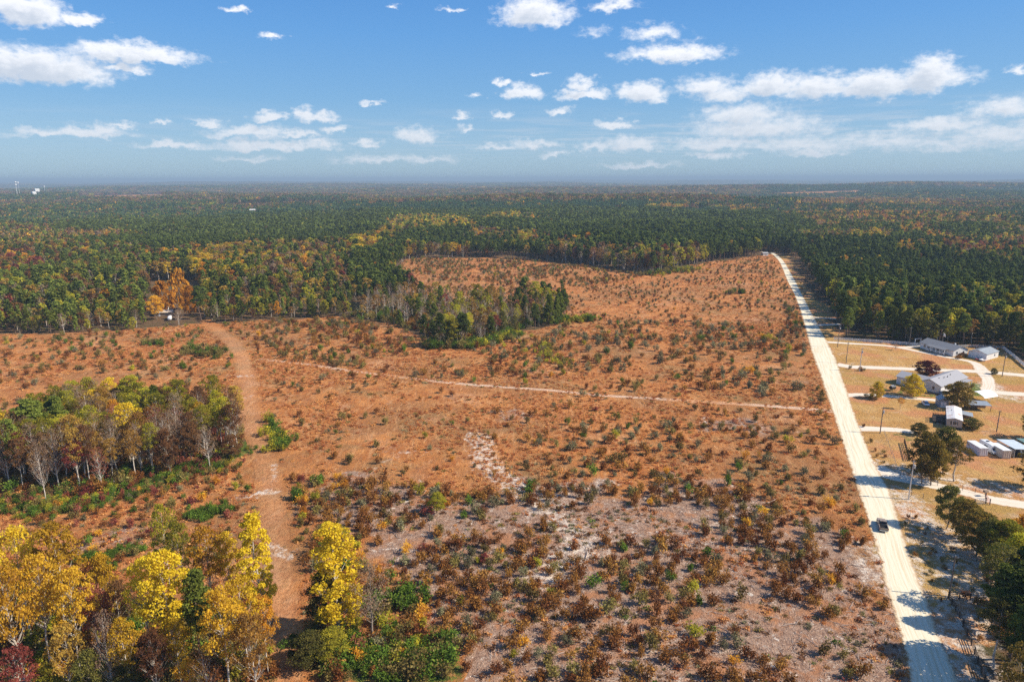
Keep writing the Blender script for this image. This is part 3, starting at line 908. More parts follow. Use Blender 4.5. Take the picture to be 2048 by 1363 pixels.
# ------------------------------------------------------------------ box / prism helper for built things
class MB:
    def __init__(s): s.V = []; s.Fc = []

    def face(s, pts):
        n = len(s.V); s.V += [tuple(p) for p in pts]; s.Fc.append(tuple(range(n, n + len(pts)))); return s

    def box(s, x0, y0, z0, x1, y1, z1):
        n = len(s.V)
        s.V += [(x0, y0, z0), (x1, y0, z0), (x1, y1, z0), (x0, y1, z0), (x0, y0, z1), (x1, y0, z1), (x1, y1, z1), (x0, y1, z1)]
        for f in ((0, 3, 2, 1), (4, 5, 6, 7), (0, 1, 5, 4), (1, 2, 6, 5), (2, 3, 7, 6), (3, 0, 4, 7)):
            s.Fc.append(tuple(n + i for i in f))
        return s

    def beam(s, a, b, w, h=None):
        """square bar between two points"""
        h = h or w
        a = Vector(a); b = Vector(b); d = (b - a).normalized()
        up = Vector((0, 0, 1)) if abs(d.z) < .95 else Vector((1, 0, 0))
        x = d.cross(up).normalized() * w / 2; y = x.cross(d).normalized() * h / 2
        n = len(s.V)
        for p in (a, b):
            for sx, sy in ((-1, -1), (1, -1), (1, 1), (-1, 1)):
                s.V.append(tuple(p + x * sx + y * sy))
        for f in ((0, 1, 2, 3), (7, 6, 5, 4), (0, 4, 5, 1), (1, 5, 6, 2), (2, 6, 7, 3), (3, 7, 4, 0)):
            s.Fc.append(tuple(n + i for i in f))
        return s

    def cyl(s, a, b, ra, rb=None, n=10):
        rb = ra if rb is None else rb
        V, Q = tube([a, b], [ra, rb], n)
        k = len(s.V); s.V += [tuple(v) for v in V]; s.Fc += [tuple(int(i) + k for i in q) for q in Q]
        s.Fc.append(tuple(k + i for i in range(n))); s.Fc.append(tuple(k + n + i for i in range(n - 1, -1, -1)))
        return s

    def loft(s, rings, cap=True):
        n = len(s.V); m_ = len(rings[0])
        for r in rings: s.V += [tuple(p) for p in r]
        for i in range(len(rings) - 1):
            for j in range(m_):
                s.Fc.append((n + i * m_ + j, n + i * m_ + (j + 1) % m_, n + (i + 1) * m_ + (j + 1) % m_, n + (i + 1) * m_ + j))
        if cap:
            s.Fc.append(tuple(n + j for j in range(m_ - 1, -1, -1))); s.Fc.append(tuple(n + (len(rings) - 1) * m_ + j for j in range(m_)))
        return s

    def build(s, name, mat_, parent=None, bevel=0.0, smooth=False, loc=None, rz=None):
        me = bpy.data.meshes.new(name)
        me.from_pydata([tuple(map(float, v)) for v in s.V], [], s.Fc)
        import bmesh
        bm = bmesh.new(); bm.from_mesh(me); bmesh.ops.recalc_face_normals(bm, faces=bm.faces)
        if bevel:
            bmesh.ops.remove_doubles(bm, verts=bm.verts, dist=1e-4)
            bmesh.ops.bevel(bm, geom=list(bm.edges), offset=bevel, segments=2, affect='EDGES')
        bm.to_mesh(me); bm.free()
        if smooth:
            me.polygons.foreach_set('use_smooth', [True] * len(me.polygons))
        me.materials.append(mat_)
        o = bpy.data.objects.new(name, me); COL.objects.link(o)
        if parent: o.parent = parent
        if loc is not None: o.location = loc
        if rz is not None: o.rotation_euler = (0, 0, rz)
        return o


def empty(name, xy, rz=0.0, z=None):
    e = bpy.data.objects.new(name, None); COL.objects.link(e); e.empty_display_size = .5
    e.location = (xy[0], xy[1], float(hz(xy[0], xy[1])) if z is None else z); e.rotation_euler = (0, 0, rz)
    return e


def siding(name, col):
    m, t, out = new_mat(name)
    c = obj_coord(t)
    sp = t.new('ShaderNodeSeparateXYZ'); t.l.new(c, sp.inputs[0])
    f = t.math('FRACT', t.math('MULTIPLY', sp.outputs[2], 5.0))
    n = t.noise(c, 1.2, 4, .6)
    k = t.mix(t.ramp(n, .3, .7), tuple(x * .88 for x in col), col)
    principled(t, out, k, .6, t.bump(f, .6, .02), spec=.3)
    return m


def ribbed(name, col, axis=0, freq=3.0, rust=None, metal=0.0):
    m, t, out = new_mat(name)
    c = obj_coord(t)
    sp = t.new('ShaderNodeSeparateXYZ'); t.l.new(c, sp.inputs[0])
    f = t.math('PINGPONG', t.math('MULTIPLY', sp.outputs[axis], freq), .5)
    n = t.noise(c, .8, 5, .65)
    k = t.mix(t.ramp(n, .3, .7), tuple(x * .8 for x in col), col)
    if rust:
        k = t.mix(t.ramp(t.noise(t.vmath('MULTIPLY', c, (1, .35, 1)), .9, 5, .7), .54, .62), k, rust)
    principled(t, out, k, .5, t.bump(f, .8, .05), metal, .4)
    return m


M_WHITE = siding('white_siding', (.78, .77, .74))
M_TRIM = simple('white_trim', (.80, .80, .78), .5, .05)
M_GREYSH = simple('grey_shingles', (.19, .20, .22), .85, .2, 6)
M_GREYSH2 = simple('light_grey_shingles', (.33, .33, .35), .85, .15, 6)
M_GLASS = simple('dark_window_glass', (.03, .04, .06), .1, .1, spec=.8)
M_TAN = ribbed('tan_trailer_siding', (.45, .40, .34), 0, 4.0)
M_TROOF = ribbed('weathered_white_metal_roof', (.85, .83, .80), 1, 1.0, (.50, .30, .22))
M_METAL = ribbed('grey_metal_roof', (.38, .42, .45), 0, 3.0, None, .3)
M_WMETAL = ribbed('white_metal', (.82, .82, .80), 0, 3.5)
M_CONTW = ribbed('white_container_steel', (.72, .73, .74), 1, 3.5)
M_CONTT = ribbed('tan_container_steel', (.60, .53, .44), 1, 3.5)
M_SHED = ribbed('blue_grey_shed_boards', (.34, .38, .42), 0, 4.0)
M_POLE = simple('weathered_pole_wood', (.19, .155, .13), .9, .2, 3)
M_GALV = simple('galvanised_grey', (.55, .57, .58), .45, .1, metal=.4)
M_BLACK = simple('black_paint', (.018, .017, .018), .5, .2)
M_DWOOD = simple('dark_stained_boards', (.05, .036, .028), .8, .3, 4)
M_WOOD = simple('weathered_boards', (.30, .22, .16), .85, .25, 4)
M_TYRE = simple('tyre_rubber', (.02, .02, .02), .85, .2)
M_CARW = simple('white_car_paint', (.80, .80, .80), .25, .03, spec=.6)
M_CARB = simple('bronze_truck_paint', (.30, .23, .17), .3, .06, spec=.6)
M_CARN = simple('dark_blue_truck_paint', (.03, .05, .09), .3, .06, spec=.6)
M_REDL = simple('red_tail_light', (.35, .02, .02), .3, .05)
M_RED = simple('red_paint', (.45, .05, .03), .4, .1)
M_CANOPY = simple('white_canopy_cloth', (.85, .85, .84), .7, .05)
M_STICK = simple('pale_dead_wood', (.42, .33, .27), .9, .3, 3)
M_LINE = simple('power_line_metal', (.05, .05, .055), .5, .1)
M_BLUE = simple('blue_tarp', (.06, .12, .26), .6, .1)


def gable(root, L, W, hw, rise, over, wallm, roofm, z0=0.0, y_axis=True):
    """walls L along x, W along y, ridge along x; returns wall, roof"""
    a, b = L / 2, W / 2
    w = MB()
    w.box(-a, -b, z0, a, b, hw)
    for sx in (-a, a):
        t_ = .02 if sx > 0 else -.02
        w.loft([[(sx - .05 * np.sign(sx), -b + .02, hw), (sx - .05 * np.sign(sx), b - .02, hw), (sx - .05 * np.sign(sx), 0, hw + rise * .97)], [(sx, -b + .02, hw), (sx, b - .02, hw), (sx, 0, hw + rise * .97)]])
    wall = w.build('wall', wallm, root)
    r = MB(); th = .14; dz = rise / b * over
    for s in (-1, 1):
        r.loft([[(-a - over, s * (b + over), hw - dz), (-a - over, 0, hw + rise), (-a - over, 0, hw + rise + th), (-a - over, s * (b + over), hw - dz + th)],
                [(a + over, s * (b + over), hw - dz), (a + over, 0, hw + rise), (a + over, 0, hw + rise + th), (a + over, s * (b + over), hw - dz + th)]])
    roof = r.build('roof', roofm, root)
    return wall, roof


def window(root, side, pos, z, w, h, L, W, name='window'):
    """side: '+x','-x','+y','-y' face of an L x W body"""
    ax = side[1]; s = 1 if side[0] == '+' else -1
    d = (L if ax == 'x' else W) / 2 * s

    def bx(mb, p0, p1, z0, z1, d0, d1):
        lo, hi = sorted((d + s * d0, d + s * d1))
        if ax == 'x': mb.box(lo, p0, z0, hi, p1, z1)
        else: mb.box(p0, lo, z0, p1, hi, z1)
    fr = MB()
    for (p0, p1, z0, z1) in ((pos - w / 2 - .08, pos + w / 2 + .08, z - .08, z), (pos - w / 2 - .08, pos + w / 2 + .08, z + h, z + h + .08), (pos - w / 2 - .08, pos - w / 2, z, z + h), (pos + w / 2, pos + w / 2 + .08, z, z + h)):
        bx(fr, p0, p1, z0, z1, .003, .06)
    f = fr.build(name, M_TRIM, root)
    g = MB(); bx(g, pos - w / 2, pos + w / 2, z, z + h, .004, .03)
    g.build('pane', M_GLASS, f)
    return f


def door(root, side, pos, z, w, h, L, W, mat_, name='door', handle=True):
    ax = side[1]; s = 1 if side[0] == '+' else -1
    d = (L if ax == 'x' else W) / 2 * s

    def bx(mb, p0, p1, z0, z1, d0, d1):
        lo, hi = sorted((d + s * d0, d + s * d1))
        if ax == 'x': mb.box(lo, p0, z0, hi, p1, z1)
        else: mb.box(p0, lo, z0, p1, hi, z1)
    g = MB(); bx(g, pos - w / 2, pos + w / 2, z, z + h, .003, .06)
    o = g.build(name, mat_, root)
    if handle:
        k = MB(); bx(k, pos + w * .36, pos + w * .42, z + h * .45, z + h * .5, .06, .12); k.build('handle', M_BLACK, o)
    return o


def ang(a, b):
    return math.atan2(b[1] - a[1], b[0] - a[0])


# ------------------------------------------------------------------ buildings on the right
def house_white():
    A = np.array([196.6, 319.2]); u = np.array([.31, -.951]); v = np.array([.951, .31])
    L, W = 17.5, 8.8
    c = A + u * L / 2 + v * W / 2
    e = empty('house', c, math.atan2(u[1], u[0]))
    tag(e, 'long white house with dark grey roof and covered front porch by the white fence', 'house')
    gable(e, L, W, 2.9, 1.7, .45, M_WHITE, M_GREYSH, 0)
    # front faces -v : local -y
    for p in (-6.3, -4.2, 1.0, 4.0): window(e, '-y', p, 1.1, 1.1, 1.3, L, W)
    door(e, '-y', -1.2, .45, 1.0, 2.1, L, W, M_SHED)
    window(e, '+x', 1.8, 1.1, .9, 1.2, L, W); window(e, '+x', -2.2, 1.1, .9, 1.2, L, W)
    pr = MB(); pr.loft([[(-3.6, -W / 2 - 2.6, 2.62), (-3.6, -W / 2 - .3, 3.22), (-3.6, -W / 2 - .3, 3.34), (-3.6, -W / 2 - 2.6, 2.74)], [(6.2, -W / 2 - 2.6, 2.62), (6.2, -W / 2 - .3, 3.22), (6.2, -W / 2 - .3, 3.34), (6.2, -W / 2 - 2.6, 2.74)]])
    pr.build('porch_roof', M_GREYSH, e)
    MB().box(-3.5, -W / 2 - 2.4, 0, 6.1, -W / 2 - .01, .42).build('porch_floor', M_WOOD, e)
    for x in (-3.4, -.9, 1.5, 3.8, 6.0):
        MB().box(x - .09, -W / 2 - 2.38, .42, x + .09, -W / 2 - 2.2, 2.64).build('porch_post', M_TRIM, e)
    rl = MB()
    for x0, x1 in ((-3.3, -1.0), (-.8, 1.4), (1.6, 3.7), (3.9, 5.9)):
        rl.beam((x0, -W / 2 - 2.29, 1.3), (x1, -W / 2 - 2.29, 1.3), .07); rl.beam((x0, -W / 2 - 2.29, .6), (x1, -W / 2 - 2.29, .6), .06)
        for k in range(9):
            xx = x0 + (x1 - x0) * (k + .5) / 9; rl.beam((xx, -W / 2 - 2.29, .6), (xx, -W / 2 - 2.29, 1.3), .04)
    rl.build('porch_railing', M_TRIM, e)
    st = MB()
    for k in range(3): st.box(-.9, -W / 2 - 2.4 - .3 * (k + 1), 0, .6, -W / 2 - 2.4 - .3 * k - .002, .42 - .13 * (k + 1) + .001)
    st.build('steps', M_WOOD, e)
    MB().box(4, 1.4, 3.7, 4.5, 1.9, 4.9).build('chimney', M_TRIM, e)


house_white()


def garage():
    u = np.array([.85, .527]); v = np.array([-.527, .85])
    B = np.array([212.7, 295.8]); L, W = 11.0, 7.6
    c = B + u * L / 2 + v * W / 2
    e = empty('garage', c, math.atan2(u[1], u[0]))
    tag(e, 'white two door garage with grey metal roof beside the long white house', 'garage')
    gable(e, L, W, 2.8, 1.3, .25, M_WMETAL, M_METAL)
    for p in (-1.85, 1.85):
        d = door(e, '-x', p, .02, 3.0, 2.3, L, W, M_TRIM, 'garage_door', False)
        k = MB()
        for i in range(1, 4): k.box(-L / 2 - .085, p - 1.45, .02 + i * .57, -L / 2 - .063, p + 1.45, .05 + i * .57)
        k.build('panel_joint', M_GALV, d)
    window(e, '-y', 2.0, 1.1, .9, .9, L, W)


garage()


def house_grey():
    u = np.array([.82, .572]); v = np.array([-.572, .82])
    B = np.array([162.0, 246.6]); L, W = 22.0, 8.4
    c = B + u * L / 2 + v * W / 2
    e = empty('house', c, math.atan2(u[1], u[0]))
    tag(e, 'white house with light grey gabled roof behind the dark brown oak', 'house')
    gable(e, L, W, 3.2, 1.9, .35, M_WHITE, M_GREYSH2, .35)
    w = MB(); w.box(-L / 2 - .02, -W / 2 - .02, 0, L / 2 + .02, W / 2 + .02, .34); w.build('skirting', M_GREYSH, e)
    window(e, '-x', -1.6, 1.4, .8, 1.3, L, W); window(e, '-x', 2.0, 1.4, .8, 1.3, L, W)
    for p in (-7, -3.5, 2.5, 6.5): window(e, '-y', p, 1.4, 1.0, 1.2, L, W)
    door(e, '-y', -.5, .4, 1.0, 2.1, L, W, M_TRIM)
    for x, y in ((-3, -1.5), (-.5, -1.7), (3, -1.2), (-6, -1.0)):
        MB().cyl((x, y, 4.0), (x, y, 5.15), .12).build('roof_vent', M_BLACK, e)
    # wing on the far side
    wl = MB(); wl.box(-9.8, W / 2 + .01, .0, -1.5, W / 2 + 8.5, 3.0); wl.build('wing_wall', M_WHITE, e)
    wr = MB()
    cx, b = -5.65, 4.5
    for s in (-1, 1):
        wr.loft([[(cx + s * b, W / 2 - 2.6, 2.95), (cx, W / 2 - 2.6, 4.5), (cx, W / 2 - 2.6, 4.62), (cx + s * b, W / 2 - 2.6, 3.07)], [(cx + s * b, W / 2 + 8.9, 2.95), (cx, W / 2 + 8.9, 4.5), (cx, W / 2 + 8.9, 4.62), (cx + s * b, W / 2 + 8.9, 3.07)]])
    wr.build('wing_roof', M_GREYSH2, e)
    pc = MB(); pc.box(2.5, -W / 2 - 2.2, 0, 9.5, -W / 2 - .05, .4); pc.build('porch_floor', M_WOOD, e)
    pr = MB(); pr.box(2.3, -W / 2 - 2.5, 2.7, 9.7, -W / 2 - .36, 2.82); pr.build('porch_roof', M_GREYSH2, e)
    for x in (2.5, 5, 7.3, 9.5): MB().box(x - .07, -W / 2 - 2.4, .4, x + .07, -W / 2 - 2.26, 2.7).build('porch_post', M_TRIM, e)


house_grey()


def trailer():
    A = G(1891.5, 855); Bp = G(1920, 856.5); back = G(1888.5, 813, 3.1); fr = G(1890, 838.5, 3.1)
    u = back - fr; L = float(np.linalg.norm(u)); u /= L
    v = np.array([u[1], -u[0]]); W = 4.3
    c = A + v * W / 2 + u * L / 2
    e = empty('mobile_home', c, math.atan2(u[1], u[0]))
    tag(e, 'single wide mobile home with rust streaked white metal roof beside a dark deck', 'mobile home')
    gable(e, L, W, 3.1, .55, .12, M_TAN, M_TROOF, .7)
    MB().box(-L / 2 + .1, -W / 2 + .1, 0, L / 2 - .1, W / 2 - .1, .7).build('skirting', M_DWOOD, e)
    window(e, '-x', -.1, 1.5, 1.1, 1.1, L, W)
    for s in (-.95, .75):
        MB().box(-L / 2 - .05, s, 1.5, -L / 2 - .004, s + .3, 2.6).build('shutter', M_BLACK, e)
    for p in (-4, 0, 4): window(e, '+y', p, 1.6, .9, .9, L, W)
    for p in (-4, 1, 4): window(e, '-y', p, 1.6, .9, .9, L, W)
    door(e, '+y', -2, .75, .9, 2.0, L, W, M_TRIM)
    MB().cyl((1.5, .8, 3.2), (1.5, .8, 3.9), .1).build('roof_vent', M_BLACK, e)
    d = empty('deck', c + np.array([-v[0], -v[1]]) * (W / 2 + 2.0) + u * (-1.0), math.atan2(u[1], u[0]))
    tag(d, 'dark stained wooden deck with rails on the left side of the mobile home', 'deck')
    MB().box(-3, -1.9, .62, 3, 1.9, .74).build('floor', M_DWOOD, d)
    for x in (-2.9, 0, 2.9):
        for y in (-1.8, 1.8): MB().box(x - .07, y - .07, 0, x + .07, y + .07, 1.75).build('post', M_DWOOD, d)
    r = MB()
    for z in (1.1, 1.4, 1.72):
        r.beam((-2.9, 1.8, z), (2.9, 1.8, z), .05, .12); r.beam((-2.9, -1.8, z), (-2.9, 1.8, z), .05, .12); r.beam((2.9, -1.8, z), (2.9, 1.8, z), .05, .12)
    r.build('railing', M_DWOOD, d)
    MB().box(-3.9, -.8, 0, -3.02, .8, .3).build('step', M_WOOD, d)
    s = empty('shed', G(1928, 838.5), math.atan2(u[1], u[0]))
    tag(s, 'small open lean-to shed with grey metal roof on the right side of the mobile home', 'shed')
    MB().loft([[(-2.3, -2.3, 2.0), (-2.3, 2.3, 2.5), (-2.3, 2.3, 2.6), (-2.3, -2.3, 2.1)], [(2.3, -2.3, 2.0), (2.3, 2.3, 2.5), (2.3, 2.3, 2.6), (2.3, -2.3, 2.1)]]).build('roof', M_METAL, s)
    for x in (-2.1, 2.1):
        for y in (-2.1, 2.1): MB().box(x - .07, y - .07, 0, x + .07, y + .07, 2.02 if y < 0 else 2.47).build('post', M_WOOD, s)
    MB().box(1.95, -2, 0, 2.03, 2, 1.9).build('back_wall', M_WOOD, s)


trailer()


def blue_shed():
    e = empty('shed', G(1883, 811), 1.25)
    tag(e, 'tall blue grey storage shed between the white car and the dark brown oak', 'shed')
    gable(e, 4.2, 3.2, 2.6, 1.0, .2, M_SHED, M_METAL)
    for p in (-.45, .45): door(e, '-x', p, .05, .85, 2.0, 4.2, 3.2, M_TRIM)
    window(e, '-y', 0, 1.2, .6, .6, 4.2, 3.2)


blue_shed()


def canopy():
    e = empty('canopy_carport', G(1963, 800), math.radians(20))
    tag(e, 'white peaked canopy carport on thin poles behind the dark brown oak', 'carport')
    r = MB()
    n = 9; L = 7.0
    prof = [(-3.4, 2.1), (-3.1, 2.55), (-1.6, 3.2), (0, 3.6), (1.6, 3.2), (3.1, 2.55), (3.4, 2.1)]
    for (a, b) in zip(prof[:-1], prof[1:]):
        r.loft([[(-L / 2, a[0], a[1]), (-L / 2, b[0], b[1]), (-L / 2, b[0], b[1] + .04), (-L / 2, a[0], a[1] + .04)], [(L / 2, a[0], a[1]), (L / 2, b[0], b[1]), (L / 2, b[0], b[1] + .04), (L / 2, a[0], a[1] + .04)]])
    r.build('canopy_roof', M_CANOPY, e)
    for x in (-3.4, 0, 3.4):
        for y in (-3.25, 3.25): MB().cyl((x, y, 0), (x, y, 2.35), .05, n=6).build('pole', M_GALV, e)
    f = empty('open_shed', G(1954, 818), math.radians(-12))
    tag(f, 'low open shed with grey metal roof on posts in front of the white canopy', 'shed')
    MB().loft([[(-3.6, -2.2, 2.1), (-3.6, 2.2, 2.5), (-3.6, 2.2, 2.6), (-3.6, -2.2, 2.2)], [(3.6, -2.2, 2.1), (3.6, 2.2, 2.5), (3.6, 2.2, 2.6), (3.6, -2.2, 2.2)]]).build('roof', M_METAL, f)
    for x in (-3.4, 0, 3.4):
        for y in (-2, 2): MB().box(x - .06, y - .06, 0, x + .06, y + .06, 2.11 if y < 0 else 2.46).build('post', M_WOOD, f)
    MB().box(-3.4, 1.85, 0, 3.4, 1.92, 2.0).build('back_wall', M_WOOD, f)


canopy()


# ------------------------------------------------------------------ vehicles (x = forward)
def wheels(root, xs, half, r=.36, w=.24):
    for x in xs:
        for s in (-1, 1):
            y0, y1 = s * (half - w), s * (half + .01)
            t_ = MB().cyl((x, y0, r), (x, y1, r), r, n=16).build('wheel', M_TYRE, root, smooth=False)
            MB().cyl((x, y1, r), (x, y1 + s * .015, r), r * .58, n=12).build('rim', M_GALV, t_)


def pickup(root, mat_):
    L, Wd = 5.6, 1.95; b = Wd / 2
    body = MB()
    def ring(x, z0, z1, yb, yt):
        return [(x, -yb, z0), (x, yb, z0), (x, yb * 1.0, (z0 + z1) / 2), (x, yt, z1), (x, -yt, z1), (x, -yb * 1.0, (z0 + z1) / 2)]
    # front half and cab floor
    body.loft([ring(2.8, .5, .92, b * .84, b * .78), ring(2.62, .42, 1.04, b * .95, b * .86), ring(1.6, .38, 1.13, b, b * .93), ring(.9, .38, 1.15, b, b * .95), ring(-.62, .38, 1.15, b, b * .95)])
    # bed: floor, sides, front wall
    body.box(-2.75, -b + .02, .5, -.621, b - .02, .72)
    body.box(-2.75, -b, .719, -.622, -b + .16, 1.17); body.box(-2.75, b - .16, .719, -.622, b, 1.17)
    body.box(-.74, -b + .161, .721, -.623, b - .161, 1.16)
    body.build('body', mat_, root, bevel=.03)
    cab = MB()
    def cr(x, z, y): return [(x, -y, z), (x, y, z)]
    cab.loft([[(.95, -b * .92, 1.152), (-.62, -b * .92, 1.152), (-.62, b * .92, 1.152), (.95, b * .92, 1.152)], [(.30, -b * .76, 1.76), (-.50, -b * .76, 1.78), (-.50, b * .76, 1.78), (.30, b * .76, 1.76)], [(.22, -b * .70, 1.82), (-.44, -b * .70, 1.84), (-.44, b * .70, 1.84), (.22, b * .70, 1.82)]])
    cab.build('cab', mat_, root, bevel=.02)
    ws = MB().face([(.93, -b * .80, 1.22), (.93, b * .80, 1.22), (.38, b * .68, 1.74), (.38, -b * .68, 1.74)]); ws.build('windscreen', M_GLASS, root)
    MB().box(-.64, -b * .72, 1.24, -.585, b * .72, 1.66).build('rear_window', M_GLASS, root)
    for s in (-1, 1):
        MB().loft([[(.72, s * (b * .90), 1.20), (-.5, s * (b * .90), 1.20), (-.45, s * (b * .785), 1.68), (.30, s * (b * .785), 1.68)], [(.72, s * (b * .935), 1.20), (-.5, s * (b * .935), 1.20), (-.45, s * (b * .815), 1.68), (.30, s * (b * .815), 1.68)]]).build('side_window', M_GLASS, root)
        MB().box(.62, s * b * 1.0 if s > 0 else -b * 1.16, 1.2, .74, s * b * 1.16 if s > 0 else -b * 1.0, 1.34).build('mirror', M_BLACK, root)
        MB().box(-2.80, s * (b - .13) - .06, .78, -2.752, s * (b - .13) + .06, 1.1).build('tail_light', M_REDL, root)
        MB().box(2.70, s * b * .68 - .12, .74, 2.83, s * b * .68 + .12, .88).build('headlight', M_GALV, root)
    MB().box(-2.80, -b + .2, .72, -2.753, b - .2, 1.16).build('tailgate', mat_, root, bevel=.01)
    MB().box(-2.95, -b * .92, .46, -2.81, b * .92, .66).build('bumper', M_GALV, root, bevel=.02)
    MB().box(-2.74, -b + .165, .722, -.745, b - .165, .735).build('bed_liner', M_BLACK, root)
    wheels(root, (1.85, -1.75), b, .39, .26)


i0 = np.argmin(np.abs(ROADC[:, 1] - G(1764, 1056)[1]))
rdir = ROADC[i0 + 3, :2] - ROADC[i0 - 3, :2]
e = empty('pickup_truck', G(1764, 1054), math.atan2(rdir[1], rdir[0]), .06)
tag(e, 'bronze pickup truck driving away on the white sand road', 'pickup truck')
pickup(e, M_CARB)


def sedan(root, mat_):
    b = .9
    def ring(x, z0, z1, yb, yt): return [(x, -yb, z0), (x, yb, z0), (x, b * .99 if abs(x) < 2 else yb, (z0 + z1) / 2), (x, yt, z1), (x, -yt, z1), (x, -b * .99 if abs(x) < 2 else -yb, (z0 + z1) / 2)]
    MB().loft([ring(2.3, .42, .66, .7, .62), ring(2.1, .3, .80, .84, .75), ring(1.1, .28, .95, .88, .84), ring(-1.5, .28, 1.0, .88, .84), ring(-2.1, .32, .96, .84, .76), ring(-2.3, .45, .86, .72, .66)]).build('body', mat_, root, bevel=.02)
    MB().loft([[(1.05, -.76, .952), (-1.75, -.76, .985), (-1.75, .76, .985), (1.05, .76, .952)], [(.35, -.62, 1.40), (-1.15, -.62, 1.42), (-1.15, .62, 1.42), (.35, .62, 1.40)]]).build('cabin_glass', M_GLASS, root)
    MB().box(-1.12, -.615, 1.425, .32, .615, 1.46).build('roof', mat_, root, bevel=.012)
    for s in (-1, 1):
        MB().box(-2.34, s * .58 - .14, .68, -2.302, s * .58 + .14, .82).build('tail_light', M_REDL, root)
        MB().box(2.24, s * .5 - .14, .56, 2.33, s * .5 + .14, .66).build('headlight', M_GALV, root)
    wheels(root, (1.4, -1.35), b - .02, .33, .22)


e = empty('car', G(1850.5, 809), math.radians(75)); tag(e, 'small white car parked on the lawn beside the sandy drive', 'car'); sedan(e, M_CARW)
e = empty('car', G(1885, 789), math.radians(30)); tag(e, 'dark blue car parked at the corner of the grey roofed house', 'car'); sedan(e, M_CARN)


def container(fl, fr_, bl_top, mat_, label, hh=2.6):
    A = G(*fl); B = G(*fr_); T0 = G(fl[0], fl[1] - 16.5, hh); T1 = G(*bl_top, hh)
    v = B - A; W = 2.44; v /= np.linalg.norm(v)
    v = np.array([1.0, -.02]); v /= np.linalg.norm(v)
    u = np.array([-v[1], v[0]]); L = 6.1
    c = A + v * W / 2 + u * L / 2
    e = empty('shipping_container', c, math.atan2(u[1], u[0]))
    tag(e, label, 'container', 'white storage boxes parked in a row')
    MB().box(-L / 2, -W / 2, .12, L / 2, W / 2, hh - .06).build('body', mat_, e)
    MB().box(-L / 2 - .03, -W / 2 - .03, hh - .059, L / 2 + .03, W / 2 + .03, hh).build('roof', M_WMETAL, e)
    for s in (-1, 1):
        d = MB().box(-L / 2 - .05, s * .6 - .56, .2, -L / 2 - .003, s * .6 + .56, hh - .12).build('door', mat_, e)
        k = MB()
        for q_ in (-.3, .3): k.cyl((-L / 2 - .08, s * .6 + q_, .25), (-L / 2 - .08, s * .6 + q_, hh - .2), .025, n=6)
        k.build('lock_rod', M_GALV, d)
    for x in (-L / 2 + .1, L / 2 - .1):
        for y in (-W / 2 + .1, W / 2 - .1): MB().box(x - .09, y - .09, 0, x + .09, y + .09, .119).build('corner_foot', M_GALV, e)


container((1957.7, 912), (1976, 913), (1950, 881), M_CONTW, 'white steel shipping container, leftmost of the parked row on the lawn')
container((2004, 917), (2025, 918), (1997, 885.5), M_CONTT, 'tan steel shipping container with white top, between the camper van and the carport')


def camper():
    A = G(1992, 910); e = empty('camper_van', A + np.array([0, 3.1]), math.radians(-88))
    tag(e, 'white camper van parked between the white and the tan container', 'camper van')
    b = 1.08
    MB().loft([[(x, -b * k, z0), (x, b * k, z0), (x, b * k, (z0 + z1) / 2), (x, b * k * .94, z1), (x, -b * k * .94, z1), (x, -b * k, (z0 + z1) / 2)] for x, k, z0, z1 in ((2.0, .97, .42, 2.55), (1.6, 1, .42, 2.72), (-2.8, 1, .42, 2.75), (-3.1, .97, .5, 2.65))]).build('body', M_CARW, e, bevel=.03)
    MB().loft([[(2.001, -.98, .42), (2.001, .98, .42), (2.001, .92, 1.95), (2.001, -.92, 1.95)], [(2.55, -.95, .42), (2.55, .95, .42), (2.55, .86, 1.25), (2.55, -.86, 1.25)], [(3.15, -.85, .45), (3.15, .85, .45), (3.15, .74, 1.05), (3.15, -.74, 1.05)]]).build('cab', M_CARW, e, bevel=.02)
    MB().face([(2.06, -.84, 1.90), (2.06, .84, 1.90), (2.56, .80, 1.29), (2.56, -.80, 1.29)]).build('windscreen', M_GLASS, e)
    for s in (-1, 1):
        MB().box(-.9, s * (b + .02) - .02, 1.35, .6, s * (b + .02) + .02, 1.95).build('side_window', M_GLASS, e)
        MB().box(3.12, s * .55 - .14, .68, 3.18, s * .55 + .14, .84).build('headlight', M_GALV, e)
    MB().box(-1.4, -.35, 2.752, -.7, .35, 2.92).build('roof_vent', M_BLACK, e, bevel=.02)
    wheels(e, (2.35, -2.0), 1.02, .38, .26)


camper()


